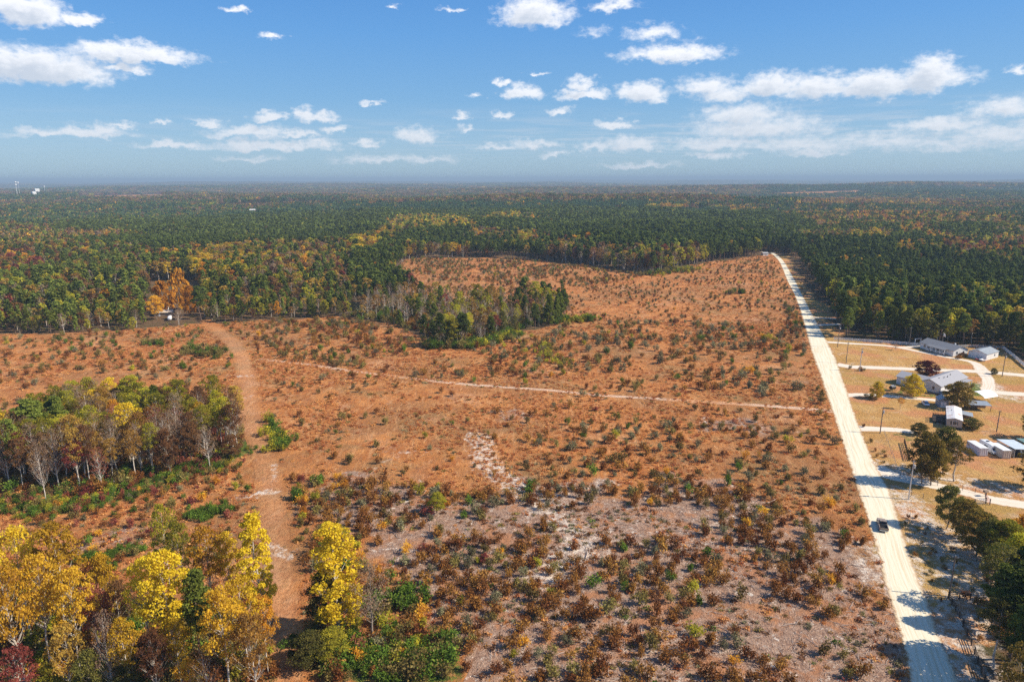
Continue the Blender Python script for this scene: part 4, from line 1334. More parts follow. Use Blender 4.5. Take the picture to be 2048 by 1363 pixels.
def truck_carport():
    c = G(2043, 916) + np.array([0.0, 3.6])
    e = empty('metal_carport', c, math.pi / 2)
    tag(e, 'flat carport with pale blue metal roof at the right end of the parked row', 'carport')
    MB().loft([[(-3.9, -2.6, 2.75), (-3.9, 2.6, 2.95), (-3.9, 2.6, 3.05), (-3.9, -2.6, 2.85)], [(3.9, -2.6, 2.75), (3.9, 2.6, 2.95), (3.9, 2.6, 3.05), (3.9, -2.6, 2.85)]]).build('roof', ribbed('pale_blue_metal_roof', (.60, .68, .74), 0, 3), e)
    for x in (-3.7, 0, 3.7):
        for y in (-2.4, 2.4): MB().box(x - .06, y - .06, 0, x + .06, y + .06, 2.76 if y < 0 else 2.94).build('post', M_GALV, e)
    MB().box(-3.4, 2.45, .4, 3.6, 2.5, 2.6).build('side_panel', M_CONTT, e)
    p = empty('pickup_truck', c + np.array([.6, -.6]), -math.pi / 2)
    tag(p, 'dark blue pickup truck parked nose out under the flat carport', 'pickup truck')
    pickup(p, M_CARN)
    f = empty('metal_carport', c + np.array([6.3, 1.2]), math.pi / 2)
    tag(f, 'flat carport with dull green roof cut by the right picture edge', 'carport')
    MB().loft([[(-3.6, -2.4, 2.7), (-3.6, 2.4, 2.85), (-3.6, 2.4, 2.95), (-3.6, -2.4, 2.8)], [(3.6, -2.4, 2.7), (3.6, 2.4, 2.85), (3.6, 2.4, 2.95), (3.6, -2.4, 2.8)]]).build('roof', ribbed('dull_green_metal_roof', (.16, .28, .27), 0, 3), f)
    for x in (-3.4, 3.4):
        for y in (-2.2, 2.2): MB().box(x - .06, y - .06, 0, x + .06, y + .06, 2.71 if y < 0 else 2.84).build('post', M_GALV, f)


truck_carport()


def smoker():
    e = empty('barbecue_smoker', G(1784.5, 781), .4)
    tag(e, 'black barrel smoker with a pale lid on the lawn left of the yellow green tree', 'smoker')
    V = MB(); V.cyl((-1.1, 0, 1.35), (1.1, 0, 1.35), .72, n=16); V.build('barrel', M_BLACK, e)
    for x in (-.8, .8):
        for y in (-.4, .4): MB().beam((x, y * 1.4, 0), (x, y * .8, .9), .08).build('leg', M_BLACK, e)
    MB().box(-1.0, -.45, 2.03, 1.0, .45, 2.14).build('lid', M_GALV, e)
    MB().cyl((.7, 0, 2.0), (.7, 0, 2.9), .12, n=8).build('chimney', M_BLACK, e)


smoker()


def mower():
    e = empty('riding_mower', G(1956, 720.5), 2.6)
    tag(e, 'small red riding mower in front of the left garage door', 'mower')
    MB().loft([[(-.9, -.4, .35), (-.9, .4, .35), (-.9, .4, .62), (-.9, -.4, .62)], [(.1, -.42, .35), (.1, .42, .35), (.1, .42, .66), (.1, -.42, .66)], [(.95, -.32, .38), (.95, .32, .38), (.95, .30, .95), (.95, -.30, .95)], [(1.15, -.25, .45), (1.15, .25, .45), (1.15, .22, .8), (1.15, -.22, .8)]]).build('body', M_RED, e, bevel=.02)
    MB().box(-.7, -.28, .66, -.2, .28, .82).box(-.78, -.28, .80, -.68, .28, 1.25).build('seat', M_BLACK, e)
    MB().cyl((.25, 0, .7), (.1, 0, 1.15), .03, n=6).cyl((.05, 0, 1.15), (.08, 0, 1.19), .2, n=12).build('steering_wheel', M_BLACK, e)
    wheels(e, (-.65,), .62, .34, .24); wheels(e, (.85,), .52, .22, .16)


mower()
g = empty('trailer', G(1965, 722), .35)
tag(g, 'white utility trailer standing in front of the right garage door', 'trailer')
MB().box(-1.3, -.75, .5, 1.3, .75, .6).box(-1.3, -.75, .61, 1.3, -.70, 1.0).box(-1.3, .70, .61, 1.3, .75, 1.0).box(-1.3, -.69, .61, -1.25, .69, 1.0).build('bed', M_CARW, g)
MB().beam((1.3, 0, .5), (2.5, 0, .45), .09).build('drawbar', M_GALV, g)
wheels(g, (0,), .95, .3, .18)


# ------------------------------------------------------------------ poles and lines
POLES = [((1817, 998), 10.6, 1, 'pale utility pole with grey transformer beside the sandy drive with two gates', 'm'),
         ((1760, 866), 8.8, 1, 'utility pole with small transformer by the short sandy drive below the white car', 'w'),
         ((1898, 1192), 8.8, 0, 'plain wooden utility pole near the dark board fence at the bottom right', 'w'),
         ((1993, 863), 7.2, 0, 'short wooden pole on the lawn right of the mobile home', 'w'),
         ((1675, 694), 11.0, 1, 'utility pole with transformer at the left end of the white rail fence', 'w'),
         ((1692, 726), 9.5, 0, 'wooden pole at the corner where the side road leaves the white road', 'w'),
         ((1719, 742), 10.0, 1, 'utility pole with transformer standing on the side road edge', 'm'),
         ((2004, 753), 10.0, 1, 'utility pole with lamp head on the far side road right of the garage', 'w'),
         ((1654, 642), 8.5, 0, 'thin utility pole on the small lawn at the edge of the pines', 'w'),
         ((1631, 591), 8.5, 0, 'distant thin utility pole against the dark pines by the road', 'w'),
         ((1818, 691), 9.0, 0, 'thin pole left of the white arch by the white fence', 'w')]
POLEXY = []
for (b, h, tr, lab, mt) in POLES:
    xy = G(*b); POLEXY.append((xy, h))
    e = empty('utility_pole', xy, ang(ROADC[0], ROADC[40]))
    tag(e, lab, 'utility pole', 'utility poles along the road and drives')
    MB().cyl((0, 0, 0), (0, 0, h), .17, .11, 8).build('pole', M_GALV if mt == 'm' else M_POLE, e)
    if tr:
        MB().cyl((.1, -.32, h - 2.1), (.1, -.32, h - 1.15), .24, n=12).build('transformer', M_GALV, e)
    MB().beam((0, -.5, h - .35), (0, .5, h - .35), .1).build('crossarm', M_POLE, e)
    k = MB()
    for y in (-.42, 0, .42): k.cyl((0, y, h - .30 if y else h), (0, y, h - .12 if y else h + .18), .05, n=6)
    k.build('insulator', M_GALV, e)


def line(a, b, ha, hb, sag, off, label):
    d = b - a; n = np.array([d[1], -d[0]]) / np.linalg.norm(d) * off
    P = []
    for k in range(13):
        u = k / 12; q = a + d * u + n
        P.append((q[0], q[1], ha + (hb - ha) * u - sag * 4 * u * (1 - u)))
    V, Q = tube(P, [.014] * 13, 4)
    o = bpy.data.objects.new('power_line', mk_mesh('power_line', V, Q, mats=(M_LINE,))); COL.objects.link(o)
    tag(o, label, 'power line', 'power lines between the poles')


for i, j, nm in ((0, 1, 'from the transformer pole to the pole by the short drive'), (2, 0, 'from the bottom right pole to the transformer pole'), (1, 5, 'from the short drive to the side road corner'), (5, 4, 'from the side road corner to the fence end pole'), (4, 8, 'from the fence end pole to the small lawn pole'), (8, 9, 'from the small lawn pole to the distant pole')):
    a, b = POLEXY[i], POLEXY[j]
    line(a[0], b[0], a[1] + .15, b[1] + .15, .9, 0, 'thin dark power line ' + nm)


# ------------------------------------------------------------------ fences
def fence_run(pts, spacing, hgt, post, rails, pm, rm, label, name='fence', rw=.03, rh=.12, pr=None):
    P = [np.asarray(G(*p)) for p in pts]
    e = empty(name, P[0], 0)
    o0 = P[0]
    posts = []
    for a, b in zip(P[:-1], P[1:]):
        L = np.linalg.norm(b - a); n = max(1, round(L / spacing))
        for k in range(n): posts.append(a + (b - a) * k / n)
    posts.append(P[-1])
    for q in posts[:100]:
        x, y = q - o0
        MB().box(x - post, y - post, 0, x + post, y + post, hgt).build('post', pm, e)
    r = MB()
    for a, b in zip(posts[:-1], posts[1:]):
        for z in rails:
            r.beam((*(a - o0), z), (*(b - o0), z), rw, rh)
    r.build('rails', rm, e)
    tag(e, label, 'fence')
    return e


fence_run([(1668, 680), (1740, 684.5), (1800, 688.5), (1838, 692)], 2.6, 1.55, .08, (.35, .75, 1.15, 1.45), M_TRIM, M_TRIM, 'white board rail fence along the foot of the pines, left of the arch', rh=.20)
fence_run([(1884, 696), (1940, 694), (2005, 697)], 2.6, 1.4, .07, (.4, .8, 1.2), M_TRIM, M_TRIM, 'white rail fence behind the long white house', rh=.13)
fence_run([(2005, 697), (2025, 713), (2048, 733), (2075, 752)], 2.2, 1.7, .09, (.3, .6, .9, 1.2, 1.5), M_TRIM, M_TRIM, 'tall white slat fence running down to the right picture edge', rh=.26)
fence_run([(1896, 1196), (1918, 1235), (1942, 1290), (1962, 1345), (1990, 1420)], 2.4, 1.45, .07, (.35, .7, 1.05, 1.38), M_DWOOD, M_DWOOD, 'dark board fence running down the bottom right below the plain pole', rh=.14)
fence_run([(1896, 1196), (1940, 1200)], 2.2, 1.45, .07, (.35, .7, 1.05, 1.38), M_DWOOD, M_DWOOD, 'short dark board fence panel going right from the plain pole', rh=.12)
fence_run([(1808, 886), (1813, 903), (1818, 922)], 1.9, 1.5, .08, (.4, .8, 1.2, 1.45), M_BLACK, M_BLACK, 'black board fence left of the large oaks', rh=.16)
fence_run([(1768, 868), (1776, 888), (1786, 915), (1792, 935)], 2.6, 1.3, .04, (.4, .85, 1.25), M_GALV, M_LINE, 'thin wire fence along the verge below the short sandy drive', rw=.012, rh=.012)
fence_run([(1800, 955), (1850, 966), (1900, 975), (1950, 985), (1972, 992)], 3.0, 1.4, .045, (.4, .85, 1.3), M_POLE, M_LINE, 'wire fence with wooden posts on the upper side of the gated drive', rw=.014, rh=.014)
fence_run([(1822, 992), (1870, 1002), (1915, 1008), (1950, 1010)], 3.0, 1.4, .045, (.4, .85, 1.3), M_POLE, M_LINE, 'wire fence with wooden posts on the lower side of the gated drive', rw=.014, rh=.014)
fence_run([(1700, 705), (1760, 709), (1860, 728)], 4.0, .0 + .5, .04, (.45,), M_POLE, M_LINE, 'low wire edging on the lawn in front of the white fence', rw=.01, rh=.01) if False else None


def gate(b, rz, label, mat_):
    e = empty('gate', G(*b), rz)
    tag(e, label, 'gate', 'gates on the sandy drive')
    f = MB()
    for z in (.25, .6, .95, 1.3): f.beam((-1.6, 0, z), (1.6, 0, z), .05)
    for x in (-1.6, 0, 1.6): f.beam((x, .03, .22), (x, .03, 1.33), .05)
    f.build('gate_frame', mat_, e)
    for x in (-1.8, 1.8): MB().box(x - .09, -.09, 0, x + .09, .09, 1.7).build('post', M_POLE, e)


gate((1975, 1003), math.radians(70), 'red tube gate across the sandy drive', M_RED)
gate((1960, 1008), math.radians(15), 'grey tube gate on the lower edge of the sandy drive', M_GALV)
e = empty('post_box_stand', G(1970, 992), .2); tag(e, 'small brown box on a post beside the red gate', 'box')
MB().box(-.05, -.05, 0, .05, .05, 1.2).build('post', M_POLE, e); MB().box(-.6, -.35, 1.2, .6, .35, 1.75).build('box', M_WOOD, e, bevel=.02)
# white arch
e = empty('arbour', G(1835, 689), math.radians(15)); tag(e, 'white square arch at the end of the white rail fence by the house', 'arch')
for x in (-1.7, 1.7): MB().box(x - .14, -.14, 0, x + .14, .14, 2.9).build('post', M_TRIM, e)
MB().box(-2.0, -.16, 2.901, 2.0, .16, 3.2).build('crossbeam', M_TRIM, e)
e = empty('flagpole', G(1884, 690), 0); tag(e, 'short white flagpole with folded white flag behind the long white house', 'flagpole')
MB().cyl((0, 0, 0), (0, 0, 6.5), .05, .04, 8).build('pole', M_TRIM, e)
fl = MB()
pts = [(.05 + .13 * k, .10 * math.sin(k * 1.3), 6.3 - .12 * k) for k in range(9)]
fl.loft([[(x, y, z), (x, y + .012, z), (x, y + .012, z - 1.4), (x, y, z - 1.4)] for x, y, z in pts]); fl.build('flag', M_TRIM, e)


# ------------------------------------------------------------------ buildings on the left and far away
def yard_left():
    e = empty('farm_shed', GT(330, 631), .1)
    tag(e, 'long low open shed with tan roof in the gap below the big orange trees', 'shed')
    gable(e, 10, 6, 2.4, 1.0, .4, M_WOOD, simple('tan_metal_roof', (.62, .50, .38), .6, .1))
    window(e, '-y', 2, 1.0, .9, .8, 10, 6); door(e, '-y', -2, .05, 1.0, 2.0, 10, 6, M_TRIM)
    for k, (px, lab) in enumerate(((320, 'left of three white doors'), (326, 'middle'), (334, 'right'))):
        f = empty('storage_box', GT(px, 620), .1)
        tag(f, ['small white storage box under the big orange trees, nearest the pines', 'small white storage box in the middle of three under the orange trees', 'small white storage box nearest the grey bare tree'][k], 'storage box', 'white boxes under the big orange trees')
        MB().box(-.9, -.8, .1, .9, .8, 2.3).build('body', M_WMETAL, f, bevel=.03)
        MB().box(-1, -.9, 2.301, 1, .9, 2.4).build('lid', M_TRIM, f)
        MB().box(-.3, -.85, .3, .4, -.803, 1.9).build('door', M_TRIM, f)
        for x in (-.8, .8): MB().box(x - .1, -.7, 0, x + .1, .7, .099).build('skid', M_WOOD, f)
    g = empty('camper_trailer', GT(340.5, 641), 1.9)
    tag(g, 'rounded white camper trailer at the wood edge right of the tan shed', 'camper trailer')
    n = 12
    rings = []
    for x, k in ((-2.6, .72), (-2.3, .93), (-1.2, 1), (1.2, 1), (2.3, .93), (2.6, .72)):
        r_ = []
        for j in range(n):
            a = 2 * math.pi * j / n
            r_.append((x, 1.12 * k * math.copysign(abs(math.cos(a)) ** .6, math.cos(a)), 1.6 + 1.15 * k * math.copysign(abs(math.sin(a)) ** .6, math.sin(a))))
        rings.append(r_)
    MB().loft(rings).build('body', M_CARW, g, smooth=True)
    for s in (-1, 1): MB().box(-.8, s * 1.12 - .02, 1.5, .6, s * 1.12 + .02, 2.1).build('window', M_GLASS, g)
    MB().beam((2.5, 0, .5), (3.8, 0, .45), .1).build('drawbar', M_BLACK, g)
    wheels(g, (-.2,), 1.12, .34, .22)


yard_left()


def simple_house(px, py, L, W, rz, label, wallm=M_WHITE, roofm=M_GREYSH2, hw=3.0, rise=1.6):
    e = empty('house', GT(px, py), rz)
    tag(e, label, 'house')
    gable(e, L, W, hw, rise, .4, wallm, roofm)
    for p in (-L * .3, -L * .1, L * .25): window(e, '-y', p, 1.0, 1.1, 1.3, L, W)
    door(e, '-y', L * .08, .05, 1.0, 2.1, L, W, M_SHED)
    window(e, '-x', 0, 1.1, 1.1, 1.3, L, W)
    return e


simple_house(1255, 527, 13, 8, .25, 'white house with pale roof glimpsed through the trees behind the clearing', roofm=simple('white_roof', (.8, .8, .78)), hw=5.4, rise=2.4)
simple_house(1529, 511, 6, 4, .3, 'small white house at the far end of the white road', roofm=M_GREYSH2, hw=2.5, rise=1)
simple_house(1815, 652, 15, 8, -.2, 'pale house hidden among the pines above the white rail fence', roofm=M_GREYSH2)
simple_house(1862, 650, 12, 8, .3, 'pale cottage among the pines right of the hidden house', roofm=M_METAL)
simple_house(1640, 528, 16, 8, .2, 'grey roofed house in the pines right of the far road', roofm=M_GREYSH2)


def water_tower(px, py, d, zt, label):
    r_ = ray(px, py); r_ = r_ / np.hypot(r_[0], r_[1])
    x, y = r_[0] * d, r_[1] * d
    top = H + r_[2] * d
    zg = float(hz(x, y)); h = top - zg
    e = empty('water_tower', (x, y), 0)
    tag(e, label, 'water tower', 'white water towers on the left horizon')
    R_ = 3.6; zc_ = h - R_
    rings = []
    for k in range(1, 12):
        a = -math.pi / 2 + math.pi * k / 12
        rings.append([(R_ * math.cos(a) * math.cos(b), R_ * math.cos(a) * math.sin(b), zc_ + R_ * .85 * math.sin(a)) for b in np.linspace(0, 2 * math.pi, 16, endpoint=False)])
    MB().loft(rings).build('tank', M_TRIM, e, smooth=True)
    MB().cyl((0, 0, 0), (0, 0, zc_ - R_ * .8), .45, .4, 10).build('pedestal', M_TRIM, e)


water_tower(30.5, 362.5, 3600, 0, 'left of the white round water towers on the left horizon')
water_tower(35.5, 363.5, 3900, 0, 'right of the white round water towers on the left horizon')
water_tower(31, 367.5, 3500, 0, 'lower white round tank just below the two water towers')
water_tower(632, 354.5, 9000, 0, 'tiny lone white water tower on the horizon left of centre')
water_tower(88, 371.5, 4600, 0, 'tiny white tank right of the long white warehouse roof')


def warehouse(px, py, d, L, W, rz, label):
    r_ = ray(px, py); r_ = r_ / np.hypot(r_[0], r_[1]); x, y = r_[0] * d, r_[1] * d
    zt = H + r_[2] * d; zg = float(hz(x, y))
    e = empty('warehouse', (x, y), rz)
    tag(e, label, 'warehouse', 'white warehouses in the far woods')
    gable(e, L, W, max(8, zt - zg - 2), 2, .4, M_WMETAL, M_WMETAL)
    door(e, '-x', 0, .1, 4, 4, L, W, M_TRIM, 'loading_door', False)


warehouse(67, 383, 3400, 16, 8, 1.35, 'long white warehouse on the far left, nearer the camera')
warehouse(73, 377, 4600, 26, 9, 1.30, 'second white warehouse behind the long one on the far left')
warehouse(505, 418, 1650, 12, 6, .1, 'low white building in the green woods left of the ridge')
warehouse(620, 417, 1700, 12, 7, .1, 'small white building on the left foot of the green ridge')

# ------------------------------------------------------------------ trees
TREES = []   # (x, y, h, w, kind, leaf, cat, zone)


def keep_clear(x, y):
    """no trees on the road, drives or houses"""
    px, py = PX(np.array([x]), np.array([y]), np.array([0.0]))
    return True


def T(px, py, h, w, kind, leaf, label, name='tree', from_top=False, **kw):
    """a tree by its foot (or its top) in the photograph"""
    cat = 'pine tree' if 'pine' in kind else 'tree'
    nm = 'pine_tree' if 'pine' in kind else name
    xy = G(px, py, h) if from_top else G(px, py)
    d = math.hypot(*xy)
    return add_tree(nm, xy[0], xy[1], h, w, kind, leaf, label, cat, lod=0 if d < 460 else 1, **kw)


HERO_N = 0
# grove at the bottom left: (x, y of the top, height, width, kind, leaves, words)
GB = [
    (28, 1055, 23, 8, 'thin', 'yellow', 'golden yellow tree at the left edge of the bottom left grove'),
    (92, 1050, 24, 8.5, 'poplar', 'yellow', 'tall golden yellow tree, second from the left edge in the bottom grove'),
    (62, 1110, 22, 7, 'thin', 'amber', 'thin amber tree in front of the two golden trees on the left'),
    (3, 1130, 23, 7, 'thin', 'amber', 'amber tall tree cut by the left edge at the bottom'),
    (128, 1140, 20, 7, 'thin', 'amber', 'amber tree below the second golden tree at bottom left'),
    (192, 1112, 16, 5.5, 'round', 'yellow', 'small bright yellow tree behind the red maple at bottom left'),
    (172, 1172, 15, 6.5, 'thin', 'red', 'spreading crimson maple in the middle of the bottom left grove'),
    (228, 1165, 14, 5.5, 'thin', 'rust', 'orange rust maple right of the crimson maple'),
    (320, 1008, 20, 5.5, 'thin', 'yelgreen', 'slim yellow green tree, rearmost of the bottom left grove'),
    (352, 1045, 18, 5.5, 'thin', 'yelgreen', 'loose yellow green tree just right of the rearmost slim tree'),
    (405, 1052, 19, 7, 'thin', 'amber', 'amber tree behind the lime yellow poplar'),
    (448, 1068, 17, 5.5, 'thin', 'yellow', 'gold tree left of the tall narrow yellow poplar'),
    (322, 1096, 23, 8.5, 'poplar', 'lime', 'lime yellow poplar left of the round green pine'),
    (275, 1118, 21, 6, 'thin', 'lime', 'lower lime yellow tree at the left shoulder of the lime poplar'),
    (382, 1142, 19, 6.8, 'pine', 'pinelight', 'round headed green pine in the bottom left grove'),
    (503, 1018, 23, 6.6, 'column', 'lime', 'tall narrow bright yellow poplar beside the grass track'),
    (475, 1150, 20, 6.5, 'thin', 'yellow', 'thin gold tree in front of the narrow yellow poplar'),
    (440, 1175, 21, 7.5, 'thin', 'amber', 'amber tree with pale forked limbs at the bottom of the grove'),
    (498, 1230, 18, 6.5, 'thin', 'gold', 'tan gold tree right of the forked amber tree'),
    (522, 1190, 15, 4.5, 'thin', 'orange', 'small orange tree at the right foot of the narrow yellow poplar'),
    (30, 1295, 13, 6, 'thin', 'red', 'crimson maple in the bottom left corner of the grove'),
    (120, 1250, 15, 5.5, 'thin', 'gold', 'pale tan tree below the crimson maple'),
    (240, 1240, 15, 5, 'thin', 'yellow', 'slender yellow tree between the crimson maple and the lime poplar'),
    (205, 1220, 17, 5, 'bare', 'bare', 'slim leafless tree right under the crimson maple'),
    (300, 1260, 15, 5, 'thin', 'rust', 'thin rust leaved tree under the lime poplar'),
    (342, 1240, 14, 5, 'thin', 'lime', 'small lime tree at the foot of the lime poplar'),
    (170, 1300, 11, 5, 'round', 'olive', 'dark olive tree low in the bottom left grove'),
    (400, 1290, 13, 5, 'bare', 'rust', 'dull red brown tree low under the green pine'),
    (255, 1320, 8, 5, 'round', 'olive', 'low dark olive tree near the bottom edge'),
    (90, 1330, 8, 5, 'round', 'yelgreen', 'low yellow green tree at the bottom edge'),
    (375, 1318, 9, 4.5, 'thin', 'orange', 'low orange tree at the bottom edge left of the forked amber tree'),
]
for g_ in GB:
    T(g_[0], g_[1], g_[2], g_[3], g_[4], g_[5], g_[6], from_top=True)
# poplar beside the bare tree
T(662, 1052, 21.5, 9.5, 'column', 'lime', 'solitary yellow green poplar with a rounded crown right of the grass track', from_top=True)
T(640, 1150, 12, 7, 'round', 'olive', 'dark green tree behind the foot of the solitary poplar', from_top=True)
T(737, 1130, 15, 8, 'bare', 'bare', 'nearly leafless brown tree right of the solitary poplar', from_top=True, bark=BARK)
T(610, 1270, 6, 7, 'oak', 'olive', 'low dark green bush tree left of the solitary poplar foot', from_top=True)
T(655, 1262, 5.5, 7, 'oak', 'yelgreen', 'low yellow green bush tree at the foot of the solitary poplar', from_top=True)
T(872, 985, 5.5, 5.0, 'round', 'yelgreen', 'small yellow tree standing alone among the scrub of the clearing', from_top=True)

# wood A, left middle
WA = [(60, 905, 12, 'round', 'olive'), (262, 868, 20, 'poplar', 'yellow'), (252, 815, 19, 'thin', 'orange')]
TA = [
    (255, 752, 19, 8, 'poplar', 'yelgreen', 'yellow tree at the back of the left wood'),
    (305, 770, 19, 6, 'pine', 'pinelight', 'green headed pine beside the yellow tree at the back of the left wood'),
    (352, 758, 20, 8, 'poplar', 'yelgreen', 'tall yellow topped poplar right of the green headed pine'),
    (420, 752, 18, 9, 'thin', 'yelgreen', 'loose yellow green tree at the right end of the left wood'),
    (455, 810, 15, 7, 'thin', 'rust', 'dull red brown thin tree at the right corner of the left wood'),
    (245, 806, 19, 9, 'thin', 'yellow', 'gold poplar with a bright white trunk in the left wood'),
    (170, 812, 18, 8, 'thin', 'yelgreen', 'yellow green poplar left of the gold poplar in the left wood'),
    (50, 800, 19, 10, 'pine', 'pinelight', 'broad green pine at the left end of the left wood'),
    (108, 808, 18, 7, 'pine', 'pinelight', 'green pine right of the broad pine in the left wood'),
    (10, 838, 18, 8, 'pine', 'pinelight', 'green pine cut by the left edge in the left wood'),
    (128, 768, 17, 7, 'bare', 'bare', 'grey leafless tree at the back of the left wood'),
    (146, 878, 14, 8, 'thin', 'red', 'crimson maple with pale trunks at the front of the left wood'),
    (38, 862, 15, 6, 'thin', 'red', 'orange red tree at the left front of the left wood'),
    (90, 868, 13, 5, 'thin', 'orange', 'small orange tree left of the crimson maple in the left wood'),
    (70, 880, 17, 5, 'bare', 'bare', 'thin white stemmed bare tree left of the crimson maple'),
    (210, 845, 15, 7, 'round', 'oak', 'dark leaved tree left of the gold poplar with the white trunk'),
    (292, 850, 14, 7, 'bare', 'rust', 'bare forked tree right of the gold poplar in the left wood'),
    (330, 860, 13, 7, 'round', 'rust', 'brown leaved tree in the right half of the left wood'),
    (410, 850, 13, 6, 'bare', 'bare', 'bare tree with a fallen limb at the right front of the left wood'),
    (375, 845, 12, 7, 'round', 'rust', 'rounded brown tree between the poplar and the right front bare tree'),
    (460, 870, 8, 6, 'round', 'rust', 'low brown red tree at the right foot of the left wood'),
    (225, 800, 16, 6, 'round', 'orange', 'orange crown peeping between the gold poplars of the left wood'),
    (200, 775, 16, 7, 'round', 'gold', 'tan gold tree at the back of the left wood'),
    (275, 820, 12, 5, 'round', 'red', 'bright red sapling tree inside the left wood'),
]
for a in TA: T(a[0], a[1], a[2], a[3], a[4], a[5], a[6], from_top=True)

# big orange trees and others at the edge of the left forest
TL = [
    (352, 541, 25, 14, 'dome', 'orange', 'tallest bright orange tree beside the white camper trailer'),
    (322, 562, 20, 15, 'dome', 'orange', 'broad orange tree joined to the left of the tallest orange tree'),
    (308, 592, 14, 10, 'round', 'orange', 'lower orange tree at the left foot of the orange pair'),
    (374, 572, 18, 9, 'dome', 'orange', 'small orange tree at the right shoulder of the tallest orange tree'),
    (395, 572, 20, 9, 'pine', 'pine', 'dark green pine right of the bright orange trees'),
    (420, 585, 12, 6, 'round', 'orange', 'small pale orange tree behind the dark pines'),
    (354, 618, 9, 7, 'bare', 'bare', 'grey leafless bush tree above the white camper trailer'),
]
for a in TL: T(a[0], a[1], a[2], a[3], a[4], a[5], a[6], from_top=True)

# trees in the gardens on the right (foot given)
T(1853, 752, 6.5, 10, 'dome', 'burgundy', 'round burgundy tree behind the grey roofed house')
T(1822, 792, 8.5, 8.5, 'dome', 'lemon', 'yellow green garden tree left of the grey roofed house')
T(1752, 797, 6.4, 5.5, 'dome', 'lemon', 'small bright yellow tree beside the long sandy drive')
T(1911, 815, 9.5, 10.5, 'dome', 'oak', 'dark brown green oak in front of the grey roofed house')
T(1800, 817, 4.2, 2.6, 'thin', 'orange', 'small half bare tree with orange leaves on the lower lawn')
T(1940, 857, 3.6, 6.5, 'dome', 'olive', 'round olive bush tree right of the mobile home')
T(1838, 868, 3.8, 5.5, 'dome', 'olive', 'olive bush tree in front of the mobile home by the oaks')
T(1790, 700, 3.5, 3, 'bare', 'bare', 'small bare sapling near the white fence')
T(1988, 748, 2.6, 3, 'dome', 'olive', 'small green bush tree beside the side road')
T(1925, 713, 1.8, 4, 'dome', 'rust', 'red brown garden bush at the gable end of the long white house')
TR = [
    (1843, 968, 14.5, 8.5, 'oak', 'oak', 'tall dark oak, left of the large pair by the gated drive'),
    (1861, 970, 12.5, 9.0, 'oak', 'oak', 'orange edged oak in front of the large pair by the gated drive'),
    (1885, 945, 13.0, 8.5, 'oak', 'olive', 'green oak behind the large oaks, towards the white container'),
    (1908, 962, 11.5, 8.5, 'thin', 'oak', 'airy oak with gaps in its crown right of the large oaks'),
    (1893, 1057, 10.5, 7.0, 'oak', 'olive', 'olive oak below the sandy drive beside the gates'),
    (1952, 1112, 10.5, 9.0, 'oak', 'oak', 'dark round oak right of the olive oak'),
    (2000, 1140, 11, 9, 'oak', 'yelgreen', 'yellow orange oak behind the dark round oak'),
    (1987, 1216, 13.5, 8.5, 'thin', 'olive', 'tall green tree with a thin straight trunk near the right edge'),
    (2045, 1120, 10, 9, 'oak', 'orange', 'orange leaved oak at the right edge above the pines'),
    (2046, 1230, 15, 8, 'pine', 'pine', 'pine at the right edge behind the tall green tree'),
    (1925, 1078, 9.5, 7, 'oak', 'oak', 'brown green oak squeezed between the olive oak and the dark round oak'),
    (1978, 1128, 10, 7.5, 'oak', 'olive', 'small olive oak touching the dark round oak on its right'),
    (2022, 1180, 12, 8, 'oak', 'yelgreen', 'yellow green oak right of the tall thin trunked tree'),
    (2000, 1262, 13, 7.5, 'pine', 'pinelight', 'light green pine below the tall thin trunked tree'),
    (2035, 1265, 14, 8, 'pine', 'pine', 'dark pine just behind the light green pine at the right edge'),
    (1988, 1335, 13, 7, 'thin', 'olive', 'thin olive tree in front of the lower right pines'),
    (2040, 1375, 16, 8, 'pine', 'pinelight', 'light green pine in front of the lower right pines'),
    (2018, 1320, 17, 9, 'pine', 'pine', 'tall pine at the lower right edge of the photo'),
    (2068, 1330, 18, 9, 'pine', 'pine', 'pine cut by the right edge near the bottom corner'),
    (2052, 1420, 18, 8, 'pine', 'pine', 'pine in the bottom right corner'),
    (2110, 1230, 16, 8, 'pine', 'pine', 'pine behind the right edge pines'),
    (2060, 975, 11, 9, 'oak', 'oak', 'dark oak cut by the right edge above the gated drive'),
    (2070, 880, 9, 9, 'oak', 'oak', 'dark oak cut by the right edge beside the flat carports'),
    (1890, 1430, 14, 7, 'oak', 'olive', 'oak outside the bottom edge whose shadow lies on the road') if False else None,
    (2020, 1600, 15, 7, 'bare', 'rust', 'thin leaved tree below the bottom right corner shading the road'),
    (2020, 1480, 16, 7, 'thin', 'oak', 'airy oak below the bottom right corner shading the road'),
    (2130, 1400, 19, 9, 'pine', 'pine', 'tall pine outside the right edge shading the verge'),
]
for a in TR:
    if a: T(*a)
T(1868, 1100, 4.5, 3.5, 'bare', 'bare', 'small bare tree on the verge right of the pickup truck')

PW = lambda px, py, h=0: GT(px, py)


def jitter_grid(x0, x1, y0, y1, s, seed):
    r_ = np.random.default_rng(seed)
    X, Y = np.meshgrid(np.arange(x0, x1, s), np.arange(y0, y1, s))
    X = X + r_.uniform(-.45, .45, X.shape) * s; Y = Y + r_.uniform(-.45, .45, Y.shape) * s
    return X.ravel(), Y.ravel()


# ---- woods inside and around the clearing
rt = np.random.default_rng(5)
auto = []   # x, y, h, w, kind, leaf, zone words

